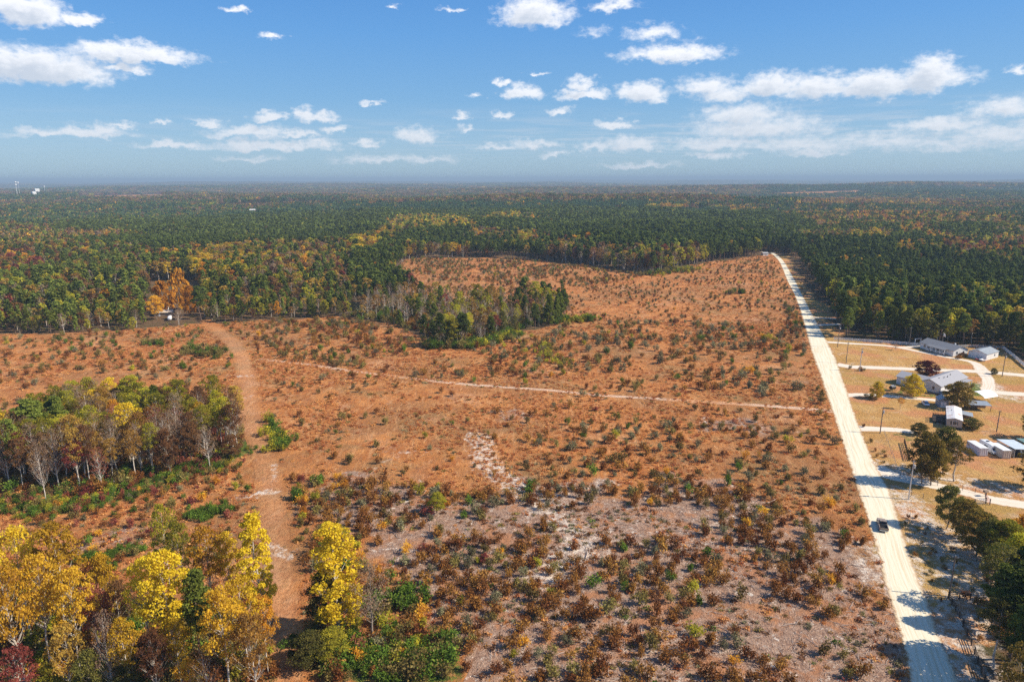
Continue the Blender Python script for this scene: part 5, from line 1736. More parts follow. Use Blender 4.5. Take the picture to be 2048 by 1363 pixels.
X, Y = jitter_grid(-150, 0, 130, 290, 4.2, 1)
a_, b_ = PX(X, Y, 0 * X)
ok = inpoly(a_, b_, WOODA)
for x, y in zip(X[ok], Y[ok]):
    px, py = PX(np.array([x]), np.array([y]), np.array([0.])); px, py = px[0], py[0]
    front_ = py > 930 - (px - 0) * .1
    k = rt.random()
    if px < 130 and not front_: kind, leaf = ('pine', 'pinelight') if k < .5 else ('thin', 'yelgreen')
    elif front_:
        for kind, leaf, c_ in (('bare', 'bare', .30), ('bare', 'rust', .44), ('thin', 'yelgreen', .58), ('thin', 'gold', .70), ('bare', 'red', .82), ('thin', 'rust', .92), ('thin', 'yellow', 2)):
            if k < c_: break
    else:
        for kind, leaf, c_ in (('thin', 'yelgreen', .28), ('thin', 'gold', .42), ('thin', 'yellow', .52), ('bare', 'bare', .66), ('thin', 'rust', .78), ('round', 'olive', .86), ('thin', 'orange', .92), ('bare', 'rust', 2)):
            if k < c_: break
    hh = rt.uniform(12, 18)
    auto.append((x, y, hh, hh * rt.uniform(.34, .48), kind, leaf, 'A'))

# clump C
C_HERO = [(920, 583, 17, 7, 'poplar', 'yelgreen', 'yellow green poplar at the left front of the middle clump'), (955, 568, 18, 8, 'poplar', 'yelgreen', 'tall yellow poplar with white stems in the middle clump'), (985, 572, 17, 7, 'thin', 'gold', 'gold tree right of the white stemmed poplars in the middle clump'), (1070, 562, 18, 9, 'poplar', 'yelgreen', 'tall yellow poplar at the right end of the middle clump'), (1095, 575, 16, 6, 'thin', 'yelgreen', 'loose yellow poplar, rightmost of the middle clump'), (1035, 575, 17, 7, 'pine', 'pine', 'dark pine in the right half of the middle clump'), (1050, 590, 15, 6, 'pine', 'pine', 'lower dark pine beside the tall right end poplar'), (1000, 592, 14, 6, 'pine', 'pinelight', 'green pine between the poplar groups of the middle clump'), (1062, 598, 12, 5, 'thin', 'burgundy', 'dark crimson tree under the right end poplar of the middle clump'), (1118, 575, 15, 5, 'pine', 'pinelight', 'slim pine standing right of the middle clump'), (880, 570, 16, 6, 'pine', 'pinelight', 'green pine left of the middle clump'), (900, 605, 12, 7, 'thin', 'rust', 'rust leaved tree at the left front of the middle clump'), (840, 562, 15, 6, 'pine', 'pine', 'pine at the back left of the middle clump'), (1123, 561, 12, 4, 'pine', 'pine', 'small dark pine alone in the far clearing')]
for a in C_HERO: T(a[0], a[1], a[2], a[3], a[4], a[5], a[6], from_top=True)
X, Y = jitter_grid(-130, 60, 330, 520, 6.4, 2)
a_, b_ = PX(X, Y, 0 * X)
ok = inpoly(a_, b_, WOODC)
for x, y, px in zip(X[ok], Y[ok], a_[ok]):
    k = rt.random()
    if px < 870: opts = [('bare', 'bare', .50), ('thin', 'gold', .72), ('pine', 'pinelight', .80), ('round', 'yelgreen', .9), ('bare', 'rust', 1.1)]
    else: opts = [('bare', 'bare', .34), ('thin', 'yelgreen', .66), ('bare', 'rust', .78), ('thin', 'gold', .90), ('round', 'olive', .96), ('thin', 'red', 1.1)]
    for kind, leaf, c in opts:
        if k < c: break
    if px < 860 and rt.random() < .4: continue
    hh = rt.uniform(9, 14)
    auto.append((x, y, hh, hh * rt.uniform(.4, .55), kind, leaf, 'C'))


# ---- the forest round the clearing
def stand(px, py, x, y, rng):
    """choose kind and leaf colour arrays for far trees; px,py = where the crown shows"""
    n = len(px)
    k = rng.random(n)
    nz = vnoise(x, y, 260, 3) * .6 + vnoise(x, y, 90, 4) * .4
    nb = vnoise(x * .35, y, 420, 5)
    # proportions: pine, pinelight, yellow, yelgreen, orange, gold, red, rust, bare, olive
    M = {
        'pine': [.92, .02, .005, .01, .005, .01, .0, .01, .01, .01],
        'pinemix': [.60, .15, .0, .06, .01, .05, .01, .04, .05, .03],
        'mix': [.14, .17, .01, .15, .02, .17, .02, .10, .17, .05],
        'hard': [.11, .07, .01, .12, .025, .22, .03, .17, .21, .04],
        'yel': [.08, .02, .22, .34, .05, .20, .0, .02, .07, .0],
        'bare': [.08, .04, .01, .08, .05, .24, .03, .17, .30, .0],
        'red': [.10, .04, .01, .04, .10, .16, .22, .22, .11, .0],
        'farhard': [.30, .06, .0, .05, .01, .08, .02, .20, .22, .06],
        'orange': [.14, .04, .03, .08, .15, .24, .08, .16, .08, .0],
        'edge': [.14, .30, .0, .14, .005, .13, .015, .07, .13, .07],
    }
    M['edge2'] = [.14, .34, .0, .20, .0, .08, .0, .02, .04, .18]
    names = list(M)
    cum = np.cumsum(np.array([M[q] for q in names]), 1); cum[:, -1] = 2
    sel = np.full(n, names.index('mix'))

    def put(cond, nm): sel[cond] = names.index(nm)
    right_ = px > 1500
    put(nz > np.where(right_, .60, .50), 'hard')
    put((nz < .40) | (right_ & (nz < .54)), 'pinemix')
    put((py < 400) & (nb < .5), 'pinemix'); put((py < 404) & (nb > .58), 'farhard')
    # named stands
    polys = [
        ('farhard', [(-50, 352), (900, 352), (1500, 352), (2100, 352), (2100, 366), (1500, 364), (900, 366), (-50, 372)]),
        ('farhard', [(-50, 410), (330, 385), (900, 372), (1000, 385), (700, 402), (400, 425), (0, 440)]),
        ('pinemix', [(-50, 425), (300, 418), (560, 415), (560, 440), (150, 448), (-50, 440)]),
        ('pine', [(90, 452), (420, 432), (700, 405), (1000, 400), (1300, 402), (1560, 425), (1700, 470), (2100, 530), (2100, 700), (1650, 690), (1600, 520), (1250, 520), (1000, 500), (780, 480), (560, 470), (300, 466), (100, 458)]),
        ('pine', [(120, 482), (400, 465), (560, 480), (400, 492), (200, 496)]),
        ('bare', [(60, 470), (250, 455), (260, 466), (120, 476)]),
        ('hard', [(-50, 478), (120, 480), (330, 498), (420, 490), (700, 480), (700, 520), (300, 520), (-50, 500)]),
        ('red', [(-50, 498), (60, 500), (120, 535), (60, 560), (-50, 570)]),
        ('orange', [(40, 540), (90, 530), (110, 570), (60, 580)]),
        ('edge', [(90, 530), (250, 500), (320, 530), (330, 640), (-60, 665), (-60, 590)]),
        ('yel', [(370, 520), (420, 496), (500, 495), (560, 510), (500, 550), (420, 555), (380, 545)]),
        ('bare', [(480, 530), (560, 500), (690, 505), (700, 540), (560, 560)]),
        ('mix', [(400, 560), (700, 545), (760, 580), (760, 640), (380, 640)]),
        ('pinemix', [(690, 480), (820, 490), (830, 590), (700, 600)]),
        ('edge', [(330, 595), (620, 590), (640, 645), (340, 650)]),
        ('yel', [(780, 440), (850, 430), (945, 438), (945, 462), (860, 468), (760, 460)]),
        ('yel', [(940, 436), (1080, 429), (1082, 438), (950, 446)]),
        ('bare', [(930, 460), (1015, 464), (1010, 480), (940, 476)]),
        ('yel', [(1022, 462), (1075, 466), (1075, 480), (1024, 480)]),
        ('red', [(1070, 472), (1110, 470), (1110, 482), (1075, 484)]),
        ('yel', [(700, 478), (800, 455), (850, 460), (760, 492), (700, 505)]),
        ('orange', [(1110, 486), (1180, 488), (1190, 512), (1125, 508)]),
        ('hard', [(1180, 500), (1480, 500), (1540, 515), (1400, 535), (1290, 548), (1180, 530)]),
        ('yel', [(600, 500), (1080, 486), (1080, 488), (600, 506)]),
        ('mix', [(1040, 500), (1180, 490), (1180, 530), (1060, 522)]),
        ('yel', [(1290, 409), (1400, 408), (1405, 415), (1290, 415)]),
        ('yel', [(1455, 416), (1520, 415), (1520, 427), (1455, 425)]),
        ('pinemix', [(1500, 385), (1750, 372), (2100, 376), (2100, 400), (1800, 395), (1600, 402)]),
        ('pine', [(1520, 372), (1700, 370), (2100, 374), (2100, 385), (1850, 388), (1560, 392)]),
        ('bare', [(1600, 398), (1760, 393), (1765, 405), (1600, 412)]),
        ('farhard', [(1880, 400), (2100, 398), (2100, 412), (1900, 412)]),
        ('pinemix', [(-50, 412), (300, 404), (700, 392), (700, 400), (300, 420), (-50, 424)]),
        ('farhard', [(1000, 372), (1500, 366), (1500, 372), (1000, 384)]),
        ('bare', [(1300, 384), (1420, 382), (1420, 388), (1300, 392)]),
        ('orange', [(1550, 425), (1700, 422), (1900, 428), (2050, 432), (1900, 442), (1700, 436)]),
        ('yel', [(1700, 462), (1770, 455), (1780, 478), (1705, 482)]),
        ('orange', [(1780, 448), (1830, 445), (1835, 466), (1790, 462)]),
        ('red', [(1828, 440), (1850, 438), (1862, 462), (1835, 466)]),
        ('orange', [(1850, 462), (1900, 462), (1905, 476), (1850, 475)]),
        ('hard', [(1600, 462), (1690, 460), (1700, 480), (1610, 480)]),
        ('orange', [(1880, 478), (1960, 470), (1990, 478), (1990, 498), (1890, 498)]),
        ('red', [(1985, 470), (2100, 468), (2100, 495), (1990, 496)]),
        ('orange', [(1900, 590), (1960, 585), (1960, 605), (1900, 605)]),
        ('yel', [(1785, 490), (1825, 487), (1825, 500), (1788, 500)]),
        ('edge2', [(1630, 575), (1800, 585), (2100, 560), (2100, 760), (2010, 700), (1840, 690), (1670, 680)]),
    ]
    jx = px + (vnoise(x, y, 25, 8) - .5) * 26; jy = py + (vnoise(x, y, 25, 9) - .5) * 7
    for nm, pg in polys:
        put(inpoly(jx, jy, pg), nm)
    r_ = k[:, None]
    c = (r_ > cum[sel]).sum(1)
    return c


LEAFN = ['pine', 'pinelight', 'yellow', 'yelgreen', 'orange', 'gold', 'red', 'rust', 'bare', 'olive']
KINDN = ['pine', 'pine', 'poplar', 'round', 'round', 'thin', 'round', 'round', 'bare', 'round']


def forest_mask(x, y, z):
    """true where the photo's ground is wooded"""
    a, b = PX(x, y, z)
    a = np.nan_to_num(a, nan=0); b = np.nan_to_num(b, nan=1e5)
    m_ = ~inpoly(a, b, WOODC) & ~inpoly(a, b, FIELD) & ~inpoly(a, b, LAWN) & ~inpoly(a, b, LAWN2)
    # road and its verges
    d = np.full(x.shape, 1e9)
    for i in range(0, len(ROADC) - 1, 4):
        d = np.minimum(d, np.hypot(x - ROADC[i, 0], y - ROADC[i, 1]))
    m_ &= d > 15
    # yards and clearings
    for pg in ([(1608, 560), (1640, 600), (1668, 650), (1660, 605), (1620, 600)], [(308, 612), (350, 616), (352, 660), (300, 665)], [(410, 580), (560, 570), (560, 590), (410, 596)], [(1800, 640), (1880, 640), (1880, 662), (1800, 662)], [(180, 596), (250, 596), (250, 610), (180, 610)], [(700, 606), (760, 600), (765, 628), (705, 632)]):
        m_ &= ~inpoly(a, b, pg)
    for pg in CLEAR: m_ &= ~inpoly(a, b, pg)
    m_ &= ~((b > 720) & (a > 1500)) & ~((b > 700) & (a < 1500))
    return m_


def polar(d0, d1, sfun, seed, half=math.radians(40)):
    r_ = np.random.default_rng(seed)
    Xs, Ys, Ss = [], [], []
    d = d0
    while d < d1:
        s = sfun(d)
        n = int(2 * half * d / s)
        th = -half + (np.arange(n) + r_.uniform(-.45, .45, n)) * (2 * half / n) + r_.uniform(0, s / d)
        dd = d + r_.uniform(-.45, .45, n) * s
        Xs.append(dd * np.sin(th)); Ys.append(dd * np.cos(th)); Ss.append(np.full(n, s))
        d += s
    return np.concatenate(Xs), np.concatenate(Ys), np.concatenate(Ss)


X, Y, S_ = polar(300, 1500, lambda d: 5.2 if d < 800 else 5.2 + (d - 800) / 350, 21)
Z = hz(X, Y)
ok = forest_mask(X, Y, Z)
X, Y, Z, S_ = X[ok], Y[ok], Z[ok], S_[ok]
ax_, ay_ = PX(X, Y, Z + 11)
k_ = (vnoise(X, Y, 14, 72) * .6 + vnoise(X, Y, 60, 73) * .4 > .27) & ~inpoly(ax_, ay_, [(285, 535), (405, 535), (400, 640), (290, 640)])
X, Y, Z, S_, ax_, ay_ = X[k_], Y[k_], Z[k_], S_[k_], ax_[k_], ay_[k_]
ci_ = stand(ax_, ay_, X, Y, rt)
D_ = np.hypot(X, Y)
HT = np.where(ci_ <= 1, rt.uniform(12, 18, len(X)), rt.uniform(9, 15.5, len(X)))
HT *= np.where(ax_ > 1560, np.where(D_ < 420, 1.0, 1.02), 1.0)
HT *= np.where((ax_ < 850) & (D_ < 480), .78, 1.0)
back = ((ax_ > 700) & (ax_ < 1540) & (D_ > 600))
HT *= np.where(back, 1.22, 1.0)
HT *= .80 + .42 * vnoise(X, Y, 95, 71)
young = (ci_ == 1) & (D_ < 480)
WD = HT * rt.uniform(.34, .52, len(X)) * (S_ / 5.2) ** .6 * np.where(ci_ <= 1, 1.05, 1.4)
BAREK = (ci_ == 8)
MIDI = []
for i in np.argsort(D_):
    MIDI.append(i)
for i in MIDI[:4200]:
    auto.append((X[i], Y[i], HT[i], WD[i], 'youngpine' if (young[i] and rt.random() < .6) else KINDN[ci_[i]], LEAFN[ci_[i]], 'F'))
rest = np.array(MIDI[4200:])

# individuals: the nearest of each kind; all others go to one object per kind
COLW = {'pine': 'dark green', 'pinelight': 'bright green', 'yellow': 'yellow', 'yelgreen': 'yellow green', 'lime': 'lime yellow', 'orange': 'orange', 'gold': 'tan gold', 'red': 'red', 'rust': 'rust brown', 'olive': 'olive green', 'oak': 'brown green', 'bare': 'grey tan', 'burgundy': 'burgundy'}
n_tree0 = sum(1 for o in COL.objects if o.get('category') == 'tree')
n_pine0 = sum(1 for o in COL.objects if o.get('category') == 'pine tree')
quota = {'tree': 298 - n_tree0, 'pine tree': 298 - n_pine0}
auto.sort(key=lambda a: a[0] ** 2 + a[1] ** 2)
left_over = []
ORD = ['leftmost', 'second from left', 'third from left', 'fourth from left', 'fifth from left', 'sixth from left', 'seventh from left', 'eighth from left', 'ninth from left', 'tenth from left', 'eleventh from left', 'twelfth from left', 'thirteenth from left', 'fourteenth from left', 'fifteenth from left']


def finish_labels(items):
    """items: (object, photo x, words): where the same words fit several, say which one counting from the left"""
    by = {}
    for o, px, lab in items: by.setdefault(lab, []).append((px, o))
    for lab, L in by.items():
        L.sort(key=lambda q: q[0])
        for n_, (px, o) in enumerate(L):
            o['label'] = lab if len(L) == 1 or n_ >= len(ORD) else ORD[n_] + ' ' + lab


def place_words(x, y, zone):
    px, py = PX(np.array([x]), np.array([y]), np.array([0.])); px, py = px[0], py[0]
    if zone == 'A':
        side = ['left end', 'left third', 'middle', 'right third', 'right end'][int(np.clip((px + 20) / 100, 0, 4))]
        row = 'front row' if py > 935 - max(0, px - 200) * .15 else ('middle row' if py > 890 else 'back row')
        return 'left wood, ' + row + ', ' + side, 'trees of the wood left of the grass track'
    if zone == 'C':
        side = ['left tail', 'left part', 'centre', 'right part', 'right end'][int(np.clip((px - 700) / 85, 0, 4))]
        return 'middle clump, ' + ('near side' if py > 645 else 'far side') + ', ' + side, 'trees of the clump in the middle of the clearing'
    if px < 860:
        d = 'front edge' if py > 640 - (px > 560) * 6 else ('second line' if py > 625 else 'deeper in')
        near = ['at left picture edge', 'near left picture edge', 'left of orange trees', 'by orange trees', 'right of orange trees', 'by forest track', 'right of forest track', 'above clump tail', 'by the pond gap'][int(np.clip((px + 50) / 100, 0, 8))]
        return 'left forest, ' + d + ' ' + near, 'trees of the forest left of the clearing'
    if px > 1540:
        d = 'front edge' if py > 668 else ('second line' if py > 650 else 'deeper in')
        near = ['by far white road', 'above small lawn', 'at white fence end', 'above white fence', 'above white arch', 'behind white house', 'above the garage', 'above slat fence'][int(np.clip((px - 1560) / 62, 0, 7))]
        return 'right forest, ' + d + ' ' + near, 'trees of the pine forest right of the road'
    side = ['left end', 'left part', 'middle', 'right part', 'right end'][int(np.clip((px - 860) / 136, 0, 4))]
    return 'behind far clearing, ' + ('first line' if math.hypot(x, y) < 720 else 'deeper in') + ', ' + side, 'trees behind the far clearing'


items = []
for a in auto:
    x, y, h, w, kind, leaf, zone = a
    cat = 'pine tree' if 'pine' in kind else 'tree'
    pxx, pyy = PX(np.array([x]), np.array([y]), np.array([h * .7]))
    vis = -30 < pxx[0] < 2078
    if quota[cat] <= 0 or not vis:
        left_over.append(a); continue
    quota[cat] -= 1
    pw, grp = place_words(x, y, zone)
    hw_ = 'tall' if h > 14 else ('medium' if h > 10.5 else 'low')
    form = {'bare': 'leafless tree', 'thin': 'thin tree', 'round': 'round tree', 'poplar': 'poplar', 'pine': 'pine', 'youngpine': 'young pine'}[kind]
    lab = f'{hw_} {COLW[leaf]} {form}, {pw}' if kind != 'bare' else f'{hw_} {form}, {pw}'
    d = math.hypot(x, y)
    e_ = add_tree('pine_tree' if cat == 'pine tree' else 'tree', x, y, h, w, kind, leaf, lab, cat, grp, lod=0 if d < 420 else 1)
    items.append((e_, float(pxx[0]), lab))
finish_labels(items)

# ---- the rest of the woods as two objects
FAR_KEYS = [('pine', 'pinefar', 0), ('pine', 'pinefar', 1), ('pine', 'pinefar', 2), ('pine', 'pinelight', 0), ('pine', 'pinelight', 1), ('poplar', 'yellow', 0), ('poplar', 'yellow', 1), ('round', 'yelgreen', 0), ('round', 'yelgreen', 1), ('round', 'orange', 0), ('round', 'orange', 1), ('thin', 'gold', 0), ('thin', 'gold', 1), ('round', 'red', 0), ('round', 'rust', 0), ('round', 'rust', 1), ('bare', 'bare', 0), ('bare', 'bare', 1), ('round', 'olive', 0), ('thin', 'rust', 0), ('thin', 'red', 0), ('thin', 'yelgreen', 0), ('youngpine', 'pinelight', 0), ('pine', 'pine', 0), ('bare', 'rust', 0), ('pine', 'pine', 1)]
LEAF_IDX = {}
for i, (k, l, v_) in enumerate(FAR_KEYS): LEAF_IDX.setdefault((k, l), []).append(i)
BY_LEAF = {}
for i, (k, l, v_) in enumerate(FAR_KEYS): BY_LEAF.setdefault(l, []).append(i)
BY_LEAF['pine'] = [0, 1, 2]


def combined(kind, leaf, lod, var):
    tv, tq, cv, cq, v = proto(kind, lod, var)
    V = np.concatenate([tv, cv]); Q = np.concatenate([tq, cq + len(tv)])
    mi = np.concatenate([np.zeros(len(tq), int), np.ones(len(cq), int)])
    vv = np.concatenate([np.full(len(tq), .5), v])
    return mk_mesh('tree_copy', V, Q, mats=(BARKN if 'pine' in kind else (BARKP if kind in ('poplar', 'thin', 'bare') else BARK), LM[leaf]), qmat=mi, attr={'v': ('FACE', 'FLOAT', vv)})


def group_mesh(leaf, seed, n=7, spread=1.0):
    """a few far crowns in one small mesh, unit width about 1, real height 15"""
    r_ = np.random.default_rng(seed)
    Vs, Qs, vs, n0 = [], [], [], 0
    for i in range(n):
        cx, cy_ = r_.uniform(-.5, .5, 2) * spread
        h = r_.uniform(11, 16.5)
        m_ = 26
        if 'pine' in leaf:
            u = r_.uniform(0, 1, m_) ** .8; rad = .19 * (1 - u) ** .6 + .02
        else:
            u = r_.uniform(0, 1, m_); rad = .24 * np.sin(np.pi * np.clip(u * .8 + .15, 0, 1))
        a = r_.uniform(0, 6.28, m_)
        C = np.column_stack([cx + rad * np.cos(a), cy_ + rad * np.sin(a), h * (.35 + .65 * u)])
        s = .17
        N = r_.normal(size=(m_, 3)); N[:, 2] += .4; N /= np.linalg.norm(N, axis=1)[:, None]
        T_ = np.cross(N, r_.normal(size=(m_, 3))); T_ /= np.linalg.norm(T_, axis=1)[:, None]; B_ = np.cross(N, T_)
        sc_ = np.array([s, s, 2.3])
        q = np.stack([C - T_ * sc_ * .5, C - B_ * sc_ * .5, C + T_ * sc_ * .5, C + B_ * sc_ * .5], 1).reshape(-1, 3)
        Vs.append(q); Qs.append(np.arange(m_ * 4).reshape(-1, 4) + n0); n0 += m_ * 4
        vs.append(np.clip(r_.uniform(0, 1, m_) * .5 + r_.uniform(0, .6), 0, 1))
    return mk_mesh('tree_copy', np.concatenate(Vs), np.concatenate(Qs), mats=(LM[leaf],), attr={'v': ('FACE', 'FLOAT', np.concatenate(vs))})


protos_mid = [combined(k, l, 1, v_) for (k, l, v_) in FAR_KEYS]
protos_far = [combined(k, l, 2, v_) for (k, l, v_) in FAR_KEYS]
NF = len(FAR_KEYS)
GL = ['pinefar', 'pinefar', 'pinelight', 'yellow', 'yelgreen', 'orange', 'gold', 'red', 'rust', 'bare', 'olive']
GLI = {'pine': [0, 1], 'pinelight': [2], 'yellow': [3], 'yelgreen': [4], 'orange': [5], 'gold': [6], 'red': [7], 'rust': [8], 'bare': [9], 'olive': [10]}
protos_grp = [group_mesh(l, 40 + i) for i, l in enumerate(GL)]

fX, fY, fZ, fS, fR, fI = [], [], [], [], [], []


def put_far(x, y, z, h, w, kind, leaf, lod):
    k = LEAF_IDX.get((kind, leaf)) or BY_LEAF.get(leaf)
    i = k[int(rt.integers(len(k)))]
    sp = TREE_SPECS[FAR_KEYS[i][0]]
    fX.append(x); fY.append(y); fZ.append(z); fR.append(rt.uniform(0, 6.28)); fI.append(i + (NF if lod == 2 else 0))
    fS.append((w / (2.25 * sp[2]), w / (2.25 * sp[2]), h / sp[1]))


for a in left_over:
    put_far(a[0], a[1], float(hz(a[0], a[1])), a[2], a[3], a[4], a[5], 1)
for i in rest:
    put_far(X[i], Y[i], Z[i], HT[i], WD[i], KINDN[ci_[i]], LEAFN[ci_[i]], 1 if D_[i] < 950 else 2)
# off to the sides and beyond: groups
X2, Y2, S2 = polar(1500, 27000, lambda d: d / 165, 22)
Z2 = hz(X2, Y2)
a2, b2 = PX(X2, Y2, Z2)
k_ = vnoise(X2, Y2, 130, 74) > .10
for pg in CLEAR: k_ &= ~inpoly(a2, b2, pg)
X2, Y2, S2, Z2 = X2[k_], Y2[k_], S2[k_], Z2[k_]
a2, b2 = PX(X2, Y2, Z2 + 11)
c2 = stand(a2, b2, X2, Y2, rt)
for i in range(len(X2)):
    k = GLI[LEAFN[c2[i]]]
    fX.append(X2[i]); fY.append(Y2[i]); fZ.append(Z2[i] - .5); fR.append(rt.uniform(0, 6.28)); fI.append(2 * NF + k[int(rt.integers(len(k)))])
    s = S2[i] * 1.15; fS.append((s, s, rt.uniform(.8, 1.1) * (.78 + .5 * float(vnoise(X2[i], Y2[i], 240, 75)))))
protos_all = protos_mid + protos_far + protos_grp
scatter('far_forest', fX, fY, fZ, fS, fR, fI, protos_all, 'wide autumn forest of pines and hardwoods stretching to the horizon', 'forest')
print('forest copies', len(fX))


# ------------------------------------------------------------------ scrub
def shrub_mesh(seed, n=230, size=.30, hh=1.8, r=1.0, stems=True, upright=.8):
    r_ = np.random.default_rng(seed)
    acc = Acc(); vs = []
    nst = r_.integers(5, 9)
    C = []
    for k in range(nst):
        a = r_.uniform(0, 6.28); rr = r * r_.uniform(.1, .75) ** .8; z = hh * r_.uniform(.35, .85)
        C.append((rr * math.cos(a), rr * math.sin(a), z))
        if stems:
            V, Q = tube([(0, 0, 0), (rr * .4 * math.cos(a), rr * .4 * math.sin(a), z * .5), C[-1]], [.05, .035, .015], 3); acc.add(V, Q, 1); vs += [.5] * len(Q)
    C = np.array(C)
    ci = r_.integers(0, nst, n)
    off = r_.normal(size=(n, 3)) * np.array([r * .27, r * .27, hh * .2])
    P_ = C[ci] + off; P_[:, 2] = np.abs(P_[:, 2] - .08) + .08
    V, Q, v = leaves(r_, P_, size, 1.25, .3)
    acc.add(V, Q, 0); vs += list(np.clip(v * .6 + r_.uniform(0, .5, nst)[ci], 0, 1))
    V, Q = acc.get()
    return V, Q, np.array(acc.M), np.array(vs)


SHK = ['shrubrust', 'shrubolive', 'shrubgrey', 'shrubgreen', 'yelgreen', 'red', 'orange', 'shrubrust']
SHW = ['rust brown', 'olive', 'grey green', 'bright green', 'yellow green', 'crimson', 'orange', 'dark brown']
SHM = {}
for v_ in range(6):
    d_ = shrub_mesh(100 + v_, n=330, size=.26, hh=1.7 if v_ % 2 else 2.1, r=1.0 + .2 * (v_ % 3))
    for l in set(SHK): SHM[(l, v_)] = mk_mesh('shrub', d_[0], d_[1], mats=(LM[l], BARK), qmat=d_[2], attr={'v': ('FACE', 'FLOAT', d_[3])})

SZ = [  # polygon, spacing, (weights per SHK), size range
    (BAREZ, 3.5, [.60, .13, .09, .03, .02, .01, .02, .10], (.75, 1.35)),
    ([(1000, 860), (1300, 850), (1700, 870), (1790, 1060), (1640, 1040), (1480, 985), (1330, 950), (1050, 960)], 5.6, [.33, .30, .26, .05, .03, .0, .03, .0], (.7, 1.35)),
    ([(820, 516), (1130, 526), (1300, 550), (1180, 575), (1000, 565), (830, 560)], 5.6, [.30, .55, .12, .02, .01, .0, .0, .0], (.8, 1.4)),
    ([(560, 640), (700, 636), (860, 680), (880, 720), (840, 760), (560, 720), (500, 660)], 5.2, [.36, .48, .10, .03, .02, .0, .01, .0], (.8, 1.5)),
    ([(900, 700), (1100, 655), (1400, 640), (1640, 680), (1680, 800), (1500, 800), (1100, 775), (900, 755)], 6.0, [.22, .34, .34, .06, .03, .0, .01, .0], (.8, 1.6)),
    ([(1560, 600), (1620, 640), (1700, 820), (1640, 820), (1590, 720)], 4.5, [.2, .35, .35, .07, .03, 0, 0, 0], (.8, 1.5)),
    ([(100, 660), (480, 660), (480, 740), (100, 760)], 6.5, [.30, .45, .05, .12, .05, .01, .02, 0], (.7, 1.3)),
    ([(500, 960), (680, 955), (720, 1090), (860, 1240), (900, 1363), (600, 1363), (580, 1100)], 3.6, [.38, .28, .05, .12, .08, .02, .07, 0], (.7, 1.4)),
    ([(0, 1000), (500, 900), (500, 1080), (200, 1180), (0, 1060)], 4.6, [.34, .28, .05, .16, .06, .06, .05, 0], (.5, 1.1)),
    ([(1000, 560), (1300, 545), (1540, 515), (1640, 680), (1100, 660), (1120, 600)], 6.2, [.38, .40, .16, .03, .02, .0, .01, 0], (.5, 1.1)),
    (FIELD, 8.0, [.40, .36, .14, .05, .02, .01, .02, 0], (.6, 1.2)),
]
sh = []
used_before = []
rs = np.random.default_rng(77)
for zi, (pg, sp, wts, rng_) in enumerate(SZ):
    W_ = np.array([G(max(-200, min(2100, a)), min(b, 1500)) for a, b in pg])
    sp = sp * .86
    X, Y = jitter_grid(max(-330, W_[:, 0].min() - 10), W_[:, 0].max() + 10, max(70, W_[:, 1].min() - 10), W_[:, 1].max() + 10, sp, 300 + zi)
    a_, b_ = PX(X, Y, 0 * X)
    ok = inpoly(a_, b_, pg) & inpoly(a_, b_, FIELD)
    for q in used_before: ok &= ~inpoly(a_, b_, q)
    ok &= ~inpoly(a_, b_, WOODA) & ~inpoly(a_, b_, GROVEB)
    nz = vnoise(X, Y, 8, zi) * .55 + vnoise(X, Y, 30, zi + 50) * .45
    ok &= nz + rs.uniform(-.12, .12, len(X)) > (.36 if sp < 4 else .47)
    clear = pathmask([(410, 640), (470, 690), (492, 745), (498, 800), (510, 860), (530, 920), (545, 1000), (552, 1100), (560, 1200), (575, 1363)], 5.5, X, Y, .8) + pathmask([(540, 722), (700, 741), (900, 765), (1100, 780), (1300, 796), (1470, 807), (1665, 822)], 3, X, Y, .8) + pathmask([(920, 1420), (985, 1300), (1035, 1225)], 2.5, X, Y, .8)
    ok &= clear < .3
    for i in np.where(ok)[0]:
        sh.append((X[i], Y[i], rs.uniform(*rng_), int(rs.choice(8, p=np.array(wts) / sum(wts)))))
    used_before.append(pg)
# road must stay clear
rc = ROADC[::3]
sh = [s for s in sh if np.min(np.hypot(rc[:, 0] - s[0], rc[:, 1] - s[1]) - rc[:, 2] / 2) > 1.6]
